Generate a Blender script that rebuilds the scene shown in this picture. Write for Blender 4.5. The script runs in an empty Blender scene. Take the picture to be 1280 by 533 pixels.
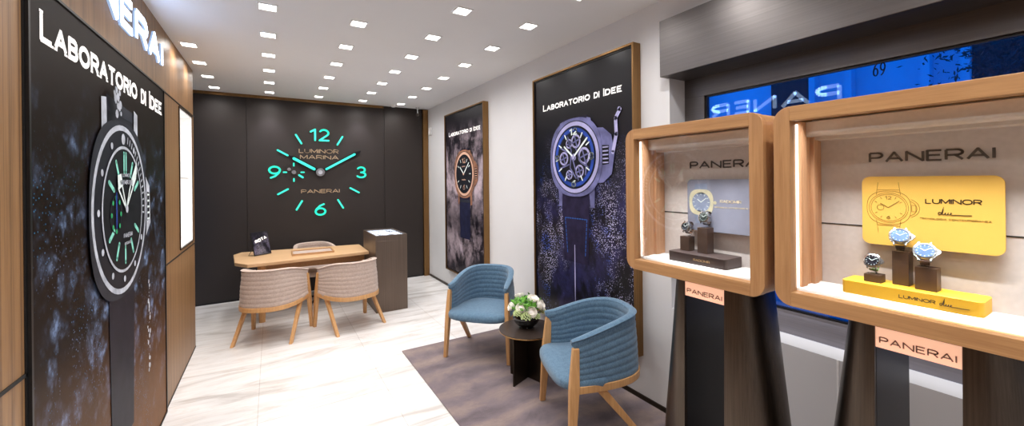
import bpy, math, random
from mathutils import Vector, Matrix, Euler
random.seed(7)
S = bpy.context.scene
COL = S.collection
PI = math.pi
R = math.radians

# ------------------------------------------------------------------ materials
def lin(c):
    if isinstance(c, str):
        c = [int(c[i:i+2], 16)/255 for i in (0, 2, 4)]
    return tuple((x/12.92 if x <= .04045 else ((x+.055)/1.055)**2.4) for x in c[:3]) + (1,)
class NT:
    def __init__(s, name):
        s.m = bpy.data.materials.new(name); s.m.use_nodes = True
        s.t = s.m.node_tree; s.t.nodes.clear()
        s.out = s.n('ShaderNodeOutputMaterial'); s.b = s.n('ShaderNodeBsdfPrincipled')
        s.l(s.b.outputs[0], s.out.inputs[0])
    def n(s, t, **k):
        x = s.t.nodes.new(t)
        for a, b in k.items(): setattr(x, a, b)
        return x
    def l(s, a, b): s.t.links.new(a, b)
    def setv(s, sock, v):
        if hasattr(v, 'links') or isinstance(v, bpy.types.NodeSocket): s.l(v, sock)
        else: sock.default_value = v
    def coord(s, scale=(1, 1, 1), kind='Object', rot=(0, 0, 0), loc=(0, 0, 0)):
        c = s.n('ShaderNodeTexCoord'); m = s.n('ShaderNodeMapping')
        m.inputs['Scale'].default_value = scale; m.inputs['Rotation'].default_value = rot
        m.inputs['Location'].default_value = loc
        s.l(c.outputs[kind], m.inputs[0]); return m.outputs[0]
    def noise(s, vec, scale=5, detail=4, rough=.5, dist=0):
        x = s.n('ShaderNodeTexNoise'); s.l(vec, x.inputs['Vector'])
        x.inputs['Scale'].default_value = scale; x.inputs['Detail'].default_value = detail
        x.inputs['Roughness'].default_value = rough; x.inputs['Distortion'].default_value = dist
        return x.outputs['Fac']
    def ramp(s, fac, stops):
        x = s.n('ShaderNodeValToRGB'); s.l(fac, x.inputs[0]); e = x.color_ramp.elements
        while len(e) < len(stops): e.new(.5)
        for i, (p, c) in enumerate(stops):
            e[i].position = p; e[i].color = c if not isinstance(c, (int, float)) else (c, c, c, 1)
        return x.outputs[0]
    def math(s, op, a, b=0.0):
        x = s.n('ShaderNodeMath', operation=op); s.setv(x.inputs[0], a); s.setv(x.inputs[1], b); return x.outputs[0]
    def mix(s, f, a, b):
        x = s.n('ShaderNodeMix', data_type='RGBA'); s.setv(x.inputs[0], f); s.setv(x.inputs[6], a); s.setv(x.inputs[7], b)
        return x.outputs[2]
    def bump(s, h, st=.3, d=.01):
        x = s.n('ShaderNodeBump'); x.inputs['Strength'].default_value = st; x.inputs['Distance'].default_value = d
        s.l(h, x.inputs['Height']); s.l(x.outputs[0], s.b.inputs['Normal'])
    def p(s, **k):
        names = dict(c='Base Color', r='Roughness', m='Metallic', e='Emission Color', es='Emission Strength',
                     coat='Coat Weight', cr='Coat Roughness', tr='Transmission Weight', ior='IOR', sh='Sheen Weight',
                     sp='Specular IOR Level', al='Alpha', an='Anisotropic')
        for a, b in k.items(): s.setv(s.b.inputs[names[a]], b)
        return s.m
M = {}
def plain(name, c, r=.5, m=0, var=.06, sc=30, bump=0, **k):
    if name.endswith('_art'): k.setdefault('sp', .15); r = max(r, .5)
    t = NT(name); co = t.coord()
    f = t.noise(co, sc, 3)
    a = lin(c); lo = tuple(x*(1-var) for x in a[:3])+(1,); hi = tuple(min(1, x*(1+var)) for x in a[:3])+(1,)
    t.p(c=t.ramp(f, [(.3, lo), (.7, hi)]), r=r, m=m, **k)
    if bump: t.bump(f, bump, .004)
    M[name] = t.m; return t.m
def emit(name, c, s, r=.5):
    t = NT(name); t.p(c=lin(c), e=lin(c), es=s, r=r); M[name] = t.m; return t.m
def wood(name, c1, c2, axis='z', sc=1.0, r=.4, lines=False, coat=0):
    t = NT(name)
    s = {'x': (1.2, 28, 28), 'y': (28, 1.2, 28), 'z': (28, 28, 1.2)}[axis]
    co = t.coord(tuple(v*sc for v in s))
    f = t.noise(co, 1.6, 6, .6, .6); g = t.noise(co, 7, 4, .6)
    c = t.ramp(t.math('ADD', t.math('MULTIPLY', f, .7), t.math('MULTIPLY', g, .3)), [(.32, lin(c1)), (.68, lin(c2))])
    if lines:
        co2 = t.coord((1, 26, .02) if axis == 'z' else (1, 1, 26))
        ln = t.ramp(t.noise(co2, 1.0, 5, .75), [(.53, 0.0), (.56, 1.0)])
        ln2 = t.ramp(t.noise(t.coord((1, 60, .03)), 1.0, 2, .6), [(.38, .0), (.42, 1.0)])
        c = t.mix(t.math('MULTIPLY', ln, .5), c, tuple(x*.45 for x in lin(c1)[:3])+(1,))
        c = t.mix(t.math('MULTIPLY', t.math('SUBTRACT', 1.0, ln2), .45), c, tuple(x*.4 for x in lin(c1)[:3])+(1,))
    t.p(c=c, r=r, coat=coat); t.bump(g, .08, .002)
    M[name] = t.m; return t.m
def metal(name, c, r=.35, axis='z', var=.18, m=.9, sc=1.0):
    t = NT(name); s = {'x': (.6, 60, 60), 'y': (60, .6, 60), 'z': (60, 60, .6)}[axis]
    f = t.noise(t.coord(tuple(v*sc for v in s)), 2, 4, .6); g = t.noise(t.coord((1.5, 1.5, 1.5)), 2, 2)
    a = lin(c); lo = tuple(x*(1-var) for x in a[:3])+(1,); hi = tuple(min(1, x*(1+var)) for x in a[:3])+(1,)
    c2 = t.ramp(f, [(.3, lo), (.7, hi)])
    t.p(c=c2, r=t.math('ADD', t.math('MULTIPLY', g, .16), r-.08), m=m)
    M[name] = t.m; return t.m
def fabric(name, c1, c2, r=.9):
    t = NT(name); co = t.coord()
    f = t.noise(t.coord((1, 1, .35)), 260, 2, .7); g = t.noise(co, 40, 3)
    t.p(c=t.ramp(t.math('ADD', t.math('MULTIPLY', f, .7), t.math('MULTIPLY', g, .3)), [(.35, lin(c1)), (.65, lin(c2))]), r=r, sh=.25)
    t.bump(f, .25, .002); M[name] = t.m; return t.m
wood('walnut_panel', '7F5C3C', '9F7950', 'z', 1, .42, True)
wood('oak', 'BC8A56', 'D9AA74', 'z', 1.4, .42)
wood('oak_y', 'A0734A', 'BE9262', 'y', 1.4, .42)
wood('oak_x', 'C29B72', 'DAB68C', 'x', 1.2, .42)
wood('oak_stile', 'A0734A', 'BE9264', 'z', 1.4, .42)
wood('oak_pink', 'B98863', 'D9AB85', 'z', 1.6, .5)
plain('wall_white', 'D6D6D8', .8, var=.012, sc=3)
plain('ceiling_white', 'E6E6E6', .85, var=.01, sc=2)
plain('dark_panel', '261E1B', .55, var=.08, sc=2)
plain('dark_gap', '0E0C0B', .6)
plain('black', '101012', .4)
plain('black_gloss', '0A0A0C', .12, coat=.5)
plain('fabric_white', 'E4E3E3', .9, var=.03, sc=60)
plain('fabric_beige', 'D5CCC6', .85, var=.04, sc=90)
plain('fabric_greige', 'D6CFCD', .9, var=.05, sc=70)
fabric('blue_fabric', '44627C', '67879F')
fabric('beige_fabric', 'A99489', 'C6B4A9')
metal('bronze', '574D44', .33, m=1, sc=1.5)
metal('bronze_dark', '41382F', .4)
metal('cabinet_bronze', '6E6056', .4, m=.6)
metal('brass', '8E6C45', .4)
metal('brass_bright', 'C79D62', .3)
metal('gunmetal', '6E6A69', .42, 'y', .1)
metal('steel_grey', '8A868C', .45, 'y', .08, m=.7)
plain('table_top', '3A302B', .35, var=.1, sc=8)
plain('steel', 'C9CCD2', .2, m=1)
plain('steel_wire', '55504C', .35, m=.8)
plain('silver_art', 'B9BEC8', .4, var=.25, sc=14)
plain('silver_blue_art', '6A6B98', .45, var=.35, sc=9)
plain('lilac_art', 'A9A7D2', .4, var=.15, sc=9)
plain('gold_art', '946B57', .4, var=.35, sc=9)
plain('gold_light_art', 'D9AF98', .4, var=.1, sc=9)
plain('dark_art', '15161C', .4, var=.3, sc=8)
plain('dark2_art', '1F2028', .4, var=.3, sc=8)
plain('graphite_art', '2B2D35', .4, var=.35, sc=6)
plain('navy_art', '1C2748', .4, var=.3, sc=8)
plain('blue_art', '2A47A0', .4, var=.3, sc=8)
plain('strap_art', '1C1A26', .5, var=.3, sc=12)
plain('strap_blue_art', '20223A', .5, var=.3, sc=12)
plain('strap_violet_art', '241F38', .5, var=.4, sc=12)
plain('stitch_art', '2F5DA8', .5)
plain('teal_art', '8FE0CC', .4)
plain('green_art', '35A86C', .4)
plain('white_art', 'E8F4F2', .4)
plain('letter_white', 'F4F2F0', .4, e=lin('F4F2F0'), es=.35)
plain('letter_beige', 'B89F80', .5)
plain('letter_gold', 'C2A77A', .5)
plain('letter_grey', '55504E', .5)
plain('letter_ink', '3A2A18', .5)
plain('letter_brown', '94705C', .5)
plain('letter_cream', 'EDE0C4', .5)
emit('teal_light', '38D4BC', .78)
emit('teal_soft', '2AC4AA', .8)
emit('sign_light', 'E6F1FF', 3.0)
emit('sign_side', '9FB8DC', .8)
emit('lamp_light', 'FFFAF2', 9)
emit('niche_light', 'FFF6F0', 1.6)
emit('led_light', 'FFF4EA', 3.4)
emit('cab_light', 'E6ECFF', 4)
emit('peach_light', 'FFC8A8', .55)
plain('teal_metal', '1C5C55', .4)
plain('yellow', 'F2BE33', .5, var=.03, sc=20)
plain('yellow_card', 'FCCB62', .5, var=.03, sc=4)
plain('card_grey', '8C90A4', .45, var=.2, sc=7)
plain('card_line', 'A5823A', .5)
plain('card_pale', 'C9C4A8', .45, var=.1)
plain('card_dial', '8793AE', .45, var=.3, sc=9)
plain('walnut_block', '4A382E', .45, var=.15, sc=16)
plain('walnut_plinth', '3F3433', .45, var=.12, sc=14)
plain('watch_face_blue', '4E6C98', .25, var=.3, sc=60, m=.3)
plain('watch_face_dark', '1B1F2C', .25, var=.3)
plain('watch_face_green', '2B3230', .25, var=.3)
plain('leather_green', '6F8A58', .6, var=.15)
plain('leather_brown', '5A3D2C', .6, var=.15)
plain('leather_dark', '3A2B28', .6, var=.15)
plain('white_gloss', 'F0F0F0', .3)
plain('leaf_green', '5B9A2A', .5, var=.35, sc=30)
plain('leaf_dark', '2E6B1E', .5, var=.35, sc=30)
plain('leaf_pale', 'C6D89A', .6, var=.2, sc=60)
plain('petal', 'FBF7F0', .6, var=.05, sc=40)
plain('street_pale', 'B8C4D8', .8, var=.1, sc=1)
plain('street_mid', '6C7888', .8, var=.15, sc=1)
plain('street_dark', '14181F', .7, var=.3, sc=2)
plain('street_leaf', '1E2A2E', .8, var=.5, sc=20)
plain('caption_ink', '151A24', .5)
# glass
def glass(name, c='FFFFFF', refl=1.0, tint=1.0):
    t = NT(name); t.t.nodes.remove(t.b)
    tr = t.n('ShaderNodeBsdfTransparent'); tr.inputs[0].default_value = tuple(x*tint for x in lin(c)[:3])+(1,)
    gl = t.n('ShaderNodeBsdfGlossy'); gl.inputs['Roughness'].default_value = 0.0
    fr = t.n('ShaderNodeFresnel'); fr.inputs[0].default_value = 1.5
    mx = t.n('ShaderNodeMixShader'); t.l(t.math('MULTIPLY', fr.outputs[0], refl), mx.inputs[0])
    t.l(tr.outputs[0], mx.inputs[1]); t.l(gl.outputs[0], mx.inputs[2]); t.l(mx.outputs[0], t.out.inputs[0])
    M[name] = t.m
glass('glass', 'FAFCFC', .7); glass('window_glass', 'A8D0F0', 1.3)
# marble floor
def marble():
    t = NT('marble_floor')
    w = t.coord((1, 1, 1), rot=(0, 0, R(28)))
    st = t.coord((.55, 3.2, 1), rot=(0, 0, R(-28)))
    a = t.noise(st, 1.5, 8, .62, 1.1); b = t.noise(t.coord((.35, 1.6, 1), rot=(0, 0, R(-22)), loc=(3, 1, 0)), 1.2, 7, .6, 2.2)
    c = t.ramp(a, [(.34, lin('CFCBC8')), (.46, lin('E9E7E6')), (.58, lin('F6F5F5'))])
    v = t.ramp(b, [(.485, 0.0), (.5, 1.0), (.515, 0.0)])
    c = t.mix(t.math('MULTIPLY', v, .16), c, lin('D2B291'))
    br = t.n('ShaderNodeTexBrick'); t.l(t.coord((1, 1, 1), rot=(0, 0, R(90)), loc=(.35, .1, 0)), br.inputs['Vector'])
    br.inputs['Scale'].default_value = 1; br.inputs['Mortar Size'].default_value = .0025; br.inputs['Brick Width'].default_value = 1.2
    br.inputs['Row Height'].default_value = .9; br.inputs['Color1'].default_value = (1, 1, 1, 1)
    br.inputs['Color2'].default_value = (.93, .925, .92, 1); br.inputs['Mortar'].default_value = (.72, .7, .68, 1)
    mm = t.n('ShaderNodeMix', data_type='RGBA', blend_type='MULTIPLY'); mm.inputs[0].default_value = 1
    t.l(c, mm.inputs[6]); t.l(br.outputs[0], mm.inputs[7])
    t.p(c=mm.outputs[2], r=.16, sp=.5); M['marble'] = t.m
marble()
def rugm():
    t = NT('rug_wool')
    a = t.noise(t.coord((1.3, 2.2, 1), rot=(0, 0, R(12))), 1.5, 8, .72, .3); b = t.noise(t.coord(), 190, 2)
    s = t.n('ShaderNodeTexWave', wave_type='RINGS'); t.l(t.coord((1, 1, 1), loc=(-1.7, -2.6, 0)), s.inputs['Vector'])
    s.inputs['Scale'].default_value = 1.1; s.inputs['Distortion'].default_value = 6; s.inputs['Detail'].default_value = 3
    f = t.math('ADD', t.math('MULTIPLY', a, .82), t.math('MULTIPLY', s.outputs['Fac'], .16))
    c = t.ramp(f, [(.34, lin('5C5157')), (.46, lin('71646A')), (.56, lin('82726F')), (.68, lin('94827C'))])
    t.p(c=c, r=.95, sh=.3); t.bump(b, .4, .004); M['rug'] = t.m
rugm()
# printed poster grounds (all in metres on the print)
def print_ground(name, base, haze, hz, dots, dz, hs=2.4, ds=110, thr=.22, warm_refl=None, gloss=.3, hr=(.5, .75), spec=.3):
    t = NT(name); co = t.coord(); sx = t.n('ShaderNodeSeparateXYZ')
    t.l(co, sx.inputs[0]); z = t.math('DIVIDE', sx.outputs['Z'], 3.0)
    h = t.ramp(t.noise(t.coord((1, 1, .8)), hs, 12, .74, .25), [(hr[0], 0.0), (hr[1], 1.0)])
    zz = t.ramp(z, hz)
    if warm_refl:
        dn = t.n('ShaderNodeTexNoise'); t.l(co, dn.inputs['Vector']); dn.inputs['Scale'].default_value = 5; dn.inputs['Detail'].default_value = 6
        av = t.n('ShaderNodeVectorMath', operation='MULTIPLY_ADD'); t.l(dn.outputs['Color'], av.inputs[0]); av.inputs[1].default_value = (.22, .22, .22); t.l(co, av.inputs[2])
        sh = None
        for sc_, w_ in ((7, .62), (19, .38)):
            vv = t.n('ShaderNodeTexVoronoi'); t.l(av.outputs[0], vv.inputs['Vector']); vv.inputs['Scale'].default_value = sc_
            q_ = t.math('MULTIPLY', t.ramp(vv.outputs['Distance'], [(.05, 1.0), (.62, 0.0)]), w_); sh = q_ if sh is None else t.math('ADD', sh, q_)
        h = t.math('MULTIPLY', t.math('MULTIPLY', h, t.math('MULTIPLY', sh, sh)), 2.3)
        h = t.math('MULTIPLY', h, t.ramp(t.noise(co, 34, 6, .8), [(.38, .35), (.6, 1.4)]))
    c = t.mix(t.math('MULTIPLY', h, zz), lin(base), lin(haze))
    if warm_refl:
        wz = t.ramp(z, [(.02, .9), (.36, 0.0)]); wn = t.ramp(t.noise(t.coord((1, 1, .4)), 3.5, 9, .7), [(.2, .6), (.7, 1.0)])  # brown reflection haze painted into the print, stronger towards the bottom
        c = t.mix(t.math('MULTIPLY', wz, wn), c, lin(warm_refl))
    v = t.n('ShaderNodeTexVoronoi'); t.l(co, v.inputs['Vector']); v.inputs['Scale'].default_value = ds
    d = t.math('LESS_THAN', v.outputs['Distance'], thr)
    m = t.ramp(t.noise(t.coord((1, 1, .6), loc=(2, 5, 1)), 3.2, 8, .72, .4), [(.47, 0.0), (.6, 1.0)])
    dd = t.math('MULTIPLY', t.math('MULTIPLY', d, m), t.ramp(z, dz))
    dc = t.mix(t.ramp(t.noise(co, 4, 3), [(.42, 0.0), (.6, 1.0)]), lin(dots[0]), lin(dots[1]))
    c = t.mix(dd, c, dc)
    t.p(c=c, r=gloss, sp=spec); M[name] = t.m
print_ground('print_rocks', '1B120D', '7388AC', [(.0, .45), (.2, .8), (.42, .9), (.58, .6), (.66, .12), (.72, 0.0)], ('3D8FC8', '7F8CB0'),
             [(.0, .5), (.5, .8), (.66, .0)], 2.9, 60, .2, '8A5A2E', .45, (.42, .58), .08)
print_ground('print_dust', '13111A', 'CDBBC6', [(.1, .1), (.25, .8), (.38, .2), (.55, 1.0), (.75, .6), (.86, .0)], ('D9C4CC', '8F7E9A'),
             [(.1, .3), (.3, .6), (.5, 1.0), (.78, .8), (.88, .0)], 2.0, 110, .32, None, .3, (.46, .60))
print_ground('print_spray', '0E0D15', '39376A', [(.1, .9), (.5, .8), (.62, .15), (.75, 0.0)], ('3C6BE0', 'D6D2F6'),
             [(.1, 1.0), (.5, 1.0), (.6, .35), (.72, .0)], 2.6, 75, .34, None, .3, (.45, .70))
print_ground('print_tablet', '14131C', '8D86A8', [(.3, 1.0), (.34, .2), (.36, .0)], ('E0DCF0', 'A7A0C8'), [(.3, 1.0), (.345, .6), (.355, .0)], 30, 260, .35)

# ------------------------------------------------------------------ mesh builder
class MB:
    def __init__(s): s.v = []; s.f = []; s.sm = []
    def add(s, vs, fs, smooth=False):
        o = len(s.v); s.v += [tuple(v) for v in vs]; s.f += [tuple(i+o for i in f) for f in fs]; s.sm += [smooth]*len(fs); return s
    def box(s, x0, x1, y0, y1, z0, z1):
        vs = [(x, y, z) for z in (z0, z1) for y in (y0, y1) for x in (x0, x1)]
        return s.add(vs, [(0, 2, 3, 1), (4, 5, 7, 6), (0, 1, 5, 4), (2, 6, 7, 3), (0, 4, 6, 2), (1, 3, 7, 5)])
    def hexa(s, a, b):      # two quads (4 pts each), same winding
        return s.add(list(a)+list(b), [(3, 2, 1, 0), (4, 5, 6, 7), (0, 1, 5, 4), (1, 2, 6, 5), (2, 3, 7, 6), (3, 0, 4, 7)])
    def prism(s, poly, fn, d0, d1, smooth=False):   # fn(a,b,d)->point
        n = len(poly); A = [fn(a, b, d0) for a, b in poly]; B = [fn(a, b, d1) for a, b in poly]
        s.add(A+B, [tuple(range(n))[::-1], tuple(range(n, 2*n))]); 
        o = len(s.v)-2*n
        for i in range(n):
            j = (i+1) % n; s.f.append((o+i, o+j, o+n+j, o+n+i)); s.sm.append(smooth)
        return s
    def ringp(s, outer, inner, fn, d0, d1, smooth=False):  # same count loops
        n = len(outer)
        vs = [fn(a, b, d0) for a, b in outer]+[fn(a, b, d0) for a, b in inner]+[fn(a, b, d1) for a, b in outer]+[fn(a, b, d1) for a, b in inner]
        fs = []
        for i in range(n):
            j = (i+1) % n
            fs += [(i, n+i, n+j, j), (2*n+i, 2*n+j, 3*n+j, 3*n+i), (i, j, 2*n+j, 2*n+i), (n+i, 3*n+i, 3*n+j, n+j)]
        return s.add(vs, fs, smooth)
    def lathe(s, prof, c=(0, 0, 0), n=32, fn=None):
        vs = []; fs = []
        for r, z in prof:
            for i in range(n):
                a = 2*PI*i/n; p = (r*math.cos(a), r*math.sin(a), z)
                vs.append(fn(*p) if fn else (c[0]+p[0], c[1]+p[1], c[2]+p[2]))
        for k in range(len(prof)-1):
            for i in range(n):
                j = (i+1) % n; fs.append((k*n+i, k*n+j, (k+1)*n+j, (k+1)*n+i))
        if prof[0][0] > 1e-6: fs.append(tuple(range(n))[::-1])
        if prof[-1][0] > 1e-6: fs.append(tuple((len(prof)-1)*n+i for i in range(n)))
        return s.add(vs, fs, True)
    def tube(s, pts, r, n=8, closed=False):
        pts = [Vector(p) for p in pts]; vs = []; fs = []; m = len(pts); up = None
        for i, p in enumerate(pts):
            a = pts[i-1] if (i > 0 or closed) else p; b = pts[(i+1) % m] if (i < m-1 or closed) else p
            t = (b-a).normalized()
            if up is None:
                up = Vector((0, 0, 1)) if abs(t.z) < .9 else Vector((1, 0, 0))
            x = t.cross(up).normalized(); y = x.cross(t).normalized(); up = y
            rr = r[i] if isinstance(r, (list, tuple)) else r
            for k in range(n):
                q = 2*PI*k/n; vs.append(p+x*rr*math.cos(q)+y*rr*math.sin(q))
        for i in range(m if closed else m-1):
            j = (i+1) % m
            for k in range(n):
                l = (k+1) % n; fs.append((i*n+k, i*n+l, j*n+l, j*n+k))
        if not closed: fs += [tuple(range(n))[::-1], tuple((m-1)*n+k for k in range(n))]
        return s.add(vs, fs, True)
    def sphere(s, c, r, n=12, sc=(1, 1, 1)):
        pr = [(math.sin(PI*i/n)*1.0, -math.cos(PI*i/n)) for i in range(n+1)]
        return s.lathe([(max(a, 0), b) for a, b in pr], n=max(8, n), fn=lambda x, y, z: (c[0]+x*r*sc[0], c[1]+y*r*sc[1], c[2]+z*r*sc[2]))
    def build(s, name, mat, parent=None, world=False, bevel=0, ang=35, kind=None):
        me = bpy.data.meshes.new(name); me.from_pydata(s.v, [], s.f); me.validate(clean_customdata=False)
        if len(me.polygons) == len(s.sm): me.polygons.foreach_set('use_smooth', s.sm)
        me.update()
        import bmesh
        b = bmesh.new(); b.from_mesh(me); bmesh.ops.remove_doubles(b, verts=b.verts, dist=1e-6); bmesh.ops.recalc_face_normals(b, faces=b.faces)
        b.to_mesh(me); b.free()
        if any(s.sm): me.set_sharp_from_angle(angle=R(ang))
        me.materials.append(M[mat] if isinstance(mat, str) else mat)
        o = bpy.data.objects.new(name, me); COL.objects.link(o)
        if parent:
            o.parent = parent
            if world: o.location = -parent.location
        if bevel:
            bm = o.modifiers.new('Bevel', 'BEVEL'); bm.width = bevel; bm.segments = 2; bm.limit_method = 'ANGLE'
        if kind: o['kind'] = kind
        return o
def thing(name, label, cat, loc=(0, 0, 0), rz=0, group=None):
    o = bpy.data.objects.new(name, None); COL.objects.link(o); o.location = loc; o.rotation_euler = (0, 0, rz)
    o.empty_display_size = .1
    o['label'] = label; o['category'] = cat
    if group: o['group'] = group
    return o
def tag(o, label, cat, group=None):
    o['label'] = label; o['category'] = cat
    if group: o['group'] = group
    return o
def struct(name, mb, mat, bevel=0): return mb.build(name, mat, bevel=bevel, kind='structure')
def copy_tree(o, parent=None):
    c = o.copy(); COL.objects.link(c); c.parent = parent
    for ch in list(o.children): copy_tree(ch, c)
    return c

# in-plane frames: fn(a, b, d) -> world ; a right as seen, b up, d towards the viewer
def frame_at(o, u, v):
    o, u, v = Vector(o), Vector(u), Vector(v); n = u.cross(v)
    return lambda a, b, d=0: tuple(o+u*a+v*b+n*d)
def rrect(a0, a1, b0, b1, r, n=6):
    out = []
    for cx, cy, st in ((a1-r, b1-r, 0), (a0+r, b1-r, 90), (a0+r, b0+r, 180), (a1-r, b0+r, 270)):
        for i in range(n+1):
            q = R(st+90*i/n); out.append((cx+r*math.cos(q), cy+r*math.sin(q)))
    return out
def circ(cx, cy, r, n=40, e=2.0, sy=1.0):
    out = []
    for i in range(n):
        q = 2*PI*i/n; c, s_ = math.cos(q), math.sin(q)
        out.append((cx+r*math.copysign(abs(c)**(2/e), c), cy+r*sy*math.copysign(abs(s_)**(2/e), s_)))
    return out
def arc(cx, cy, rx, ry, a0, a1, n=8):
    return [(cx+rx*math.cos(R(a0+(a1-a0)*i/n)), cy+ry*math.sin(R(a0+(a1-a0)*i/n))) for i in range(n+1)]
# stroke alphabet on a unit box
PB = [(0, .46), (.62, .46)]+arc(.62, .73, .38, .27, -90, 90)[1:]+[(0, 1)]
G = {
 'A': (1.05, [[(0, 0), (.5, 1), (1, 0)], [(.2, .33), (.8, .33)]]),
 'B': (.85, [[(0, 0), (0, 1), (.6, 1)]+arc(.6, .76, .34, .24, 90, -90)[1:]+[(0, .52)], [(.6, .52)]+arc(.62, .26, .38, .26, 90, -90)[1:]+[(0, 0)]]),
 'C': (.95, [arc(.5, .5, .5, .5, 45, 315, 14)]),
 'D': (.95, [[(0, 0), (0, 1), (.45, 1)]+arc(.45, .5, .55, .5, 90, -90, 12)[1:]+[(0, 0)]]),
 'E': (.8, [[(1, 1), (0, 1), (0, 0), (1, 0)], [(0, .52), (.9, .52)]]),
 'F': (.8, [[(1, 1), (0, 1), (0, 0)], [(0, .52), (.85, .52)]]),
 'G': (1.0, [arc(.5, .5, .5, .5, 45, 340, 14)+[(.97, .45), (.6, .45)]]),
 'H': (.95, [[(0, 0), (0, 1)], [(1, 0), (1, 1)], [(0, .5), (1, .5)]]),
 'I': (.0, [[(0, 0), (0, 1)]]),
 'K': (.9, [[(0, 0), (0, 1)], [(1, 1), (0, .4)], [(.3, .6), (1, 0)]]),
 'L': (.75, [[(0, 1), (0, 0), (1, 0)]]),
 'M': (1.1, [[(0, 0), (0, 1), (.5, .15), (1, 1), (1, 0)]]),
 'N': (1.0, [[(0, 0), (0, 1), (1, 0), (1, 1)]]),
 'O': (1.15, [arc(.5, .5, .5, .5, 0, 360, 20)]),
 'P': (.85, [[(0, 0), (0, 1)], PB]),
 'R': (.9, [[(0, 0), (0, 1)], PB, [(.55, .46), (1, 0)]]),
 'S': (.85, [arc(.5, .74, .45, .26, 30, 270, 10)+arc(.5, .26, .48, .26, 90, -150, 10)[1:]]),
 'T': (.9, [[(0, 1), (1, 1)], [(.5, 1), (.5, 0)]]),
 'U': (.95, [[(0, 1), (0, .4)]+arc(.5, .4, .5, .4, 180, 360, 10)[1:]+[(1, 1)]]),
 'Y': (.9, [[(0, 1), (.5, .5), (1, 1)], [(.5, .5), (.5, 0)]]),
 '1': (.35, [[(0, .78), (1, 1), (1, 0)]]),
 '2': (.75, [arc(.5, .7, .48, .3, 150, -35, 10)+[(0, 0), (1, 0)]]),
 '3': (.75, [arc(.48, .74, .45, .26, 150, -90, 10), arc(.48, .25, .52, .25, 90, -150, 10)]),
 '6': (.8, [arc(.5, .31, .5, .31, 0, 360, 16), [(.85, 1), (.45, .85), (.1, .55), (0, .31)]]),
 '9': (.8, [arc(.5, .69, .5, .31, 0, 360, 16), [(.15, 0), (.55, .15), (.9, .45), (1, .69)]]),
}
def stroke(mb, pts, fn, w, d0, d1, rnd=True):
    h = w/2
    for i in range(len(pts)-1):
        (x0, y0), (x1, y1) = pts[i], pts[i+1]; L = math.hypot(x1-x0, y1-y0)
        if L < 1e-7: continue
        ux, uy = (x1-x0)/L, (y1-y0)/L; nx, ny = -uy*h, ux*h
        e0 = 0 if (rnd or i == 0) else h*.5; e1 = 0 if (rnd or i == len(pts)-2) else h*.5
        x0 -= ux*e0; y0 -= uy*e0; x1 += ux*e1; y1 += uy*e1
        mb.prism([(x0-nx, y0-ny), (x1-nx, y1-ny), (x1+nx, y1+ny), (x0+nx, y0+ny)], fn, d0, d1)
    if rnd:
        for x, y in pts: mb.prism(circ(x, y, h, 8), fn, d0, d1)
def text(mb, s, fn, a0, a1, b, h, w, d0=0.0, d1=.001, rnd=False, caps=None, serif=0, gap=.32, wk=1.0):
    """letters from a0 to a1 on base line b, height h, stroke w. caps: height scale of the small capitals."""
    x = 0; out = []
    start = True
    low = False
    for ch in s:
        if ch == ' ': x += .7*h; start = not low; continue
        if ch == '~': low = True; start = False; continue
        if ch == '^': low = False; start = True; continue
        k = h if (start or caps is None) else h*caps
        if ch == '|': continue
        start = False
        gw, st = G[ch]; gw = gw*k*wk; out.append((x, gw, k, st)); x += gw+gap*h+ (0 if gw else 0)
    tot = x-gap*h; sc = (a1-a0-w)/tot
    for gx, gw, k, st in out:
        for pl in st:
            P = [(a0+w/2+(gx+p[0]*gw)*sc, b+w/2+p[1]*(k-w)) for p in pl]
            stroke(mb, P, fn, w, d0, d1, rnd)
            if serif:
                for p in (P[0], P[-1]):
                    if abs(p[1]-(b+w/2)) < w*.3 or abs(p[1]-(b+k-w/2)) < w*.3:
                        mb.prism([(p[0]-w*serif, p[1]-w*.5), (p[0]+w*serif, p[1]-w*.5), (p[0]+w*serif, p[1]-w*.08), (p[0]-w*serif, p[1]-w*.08)] if p[1] < b+k/2 else
                                 [(p[0]-w*serif, p[1]+w*.08), (p[0]+w*serif, p[1]+w*.08), (p[0]+w*serif, p[1]+w*.5), (p[0]-w*serif, p[1]+w*.5)], fn, d0, d1)
def digit(mb, s, fn, cx, cy, h, w, d0, d1, wk=1.0):
    tot = sum(G[c][0] for c in s)*h*wk+(len(s)-1)*h*.32; x = cx-tot/2
    for c in s:
        gw = G[c][0]*h*wk
        for pl in G[c][1]: stroke(mb, [(x+p[0]*gw, cy-h/2+w/2+p[1]*(h-w)) for p in pl], fn, w, d0, d1, True)
        x += gw+h*.32

# ------------------------------------------------------------------ the shell
ZC = 3.0; XR = 2.44; YB = 7.0; XL = -.69; XF = -.765; XW = 2.63; YN = -2.6
struct('floor', MB().box(-1.7, XW+.1, YN-.1, YB+.1, -.08, 0), 'marble')
struct('ceiling', MB().box(-1.7, XW+.1, YN-.1, YB+.1, ZC, ZC+.08), 'ceiling_white')
struct('wall_rear', MB().box(-1.7, XW+.1, YN-.1, YN, 0, ZC), 'wall_white')
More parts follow.
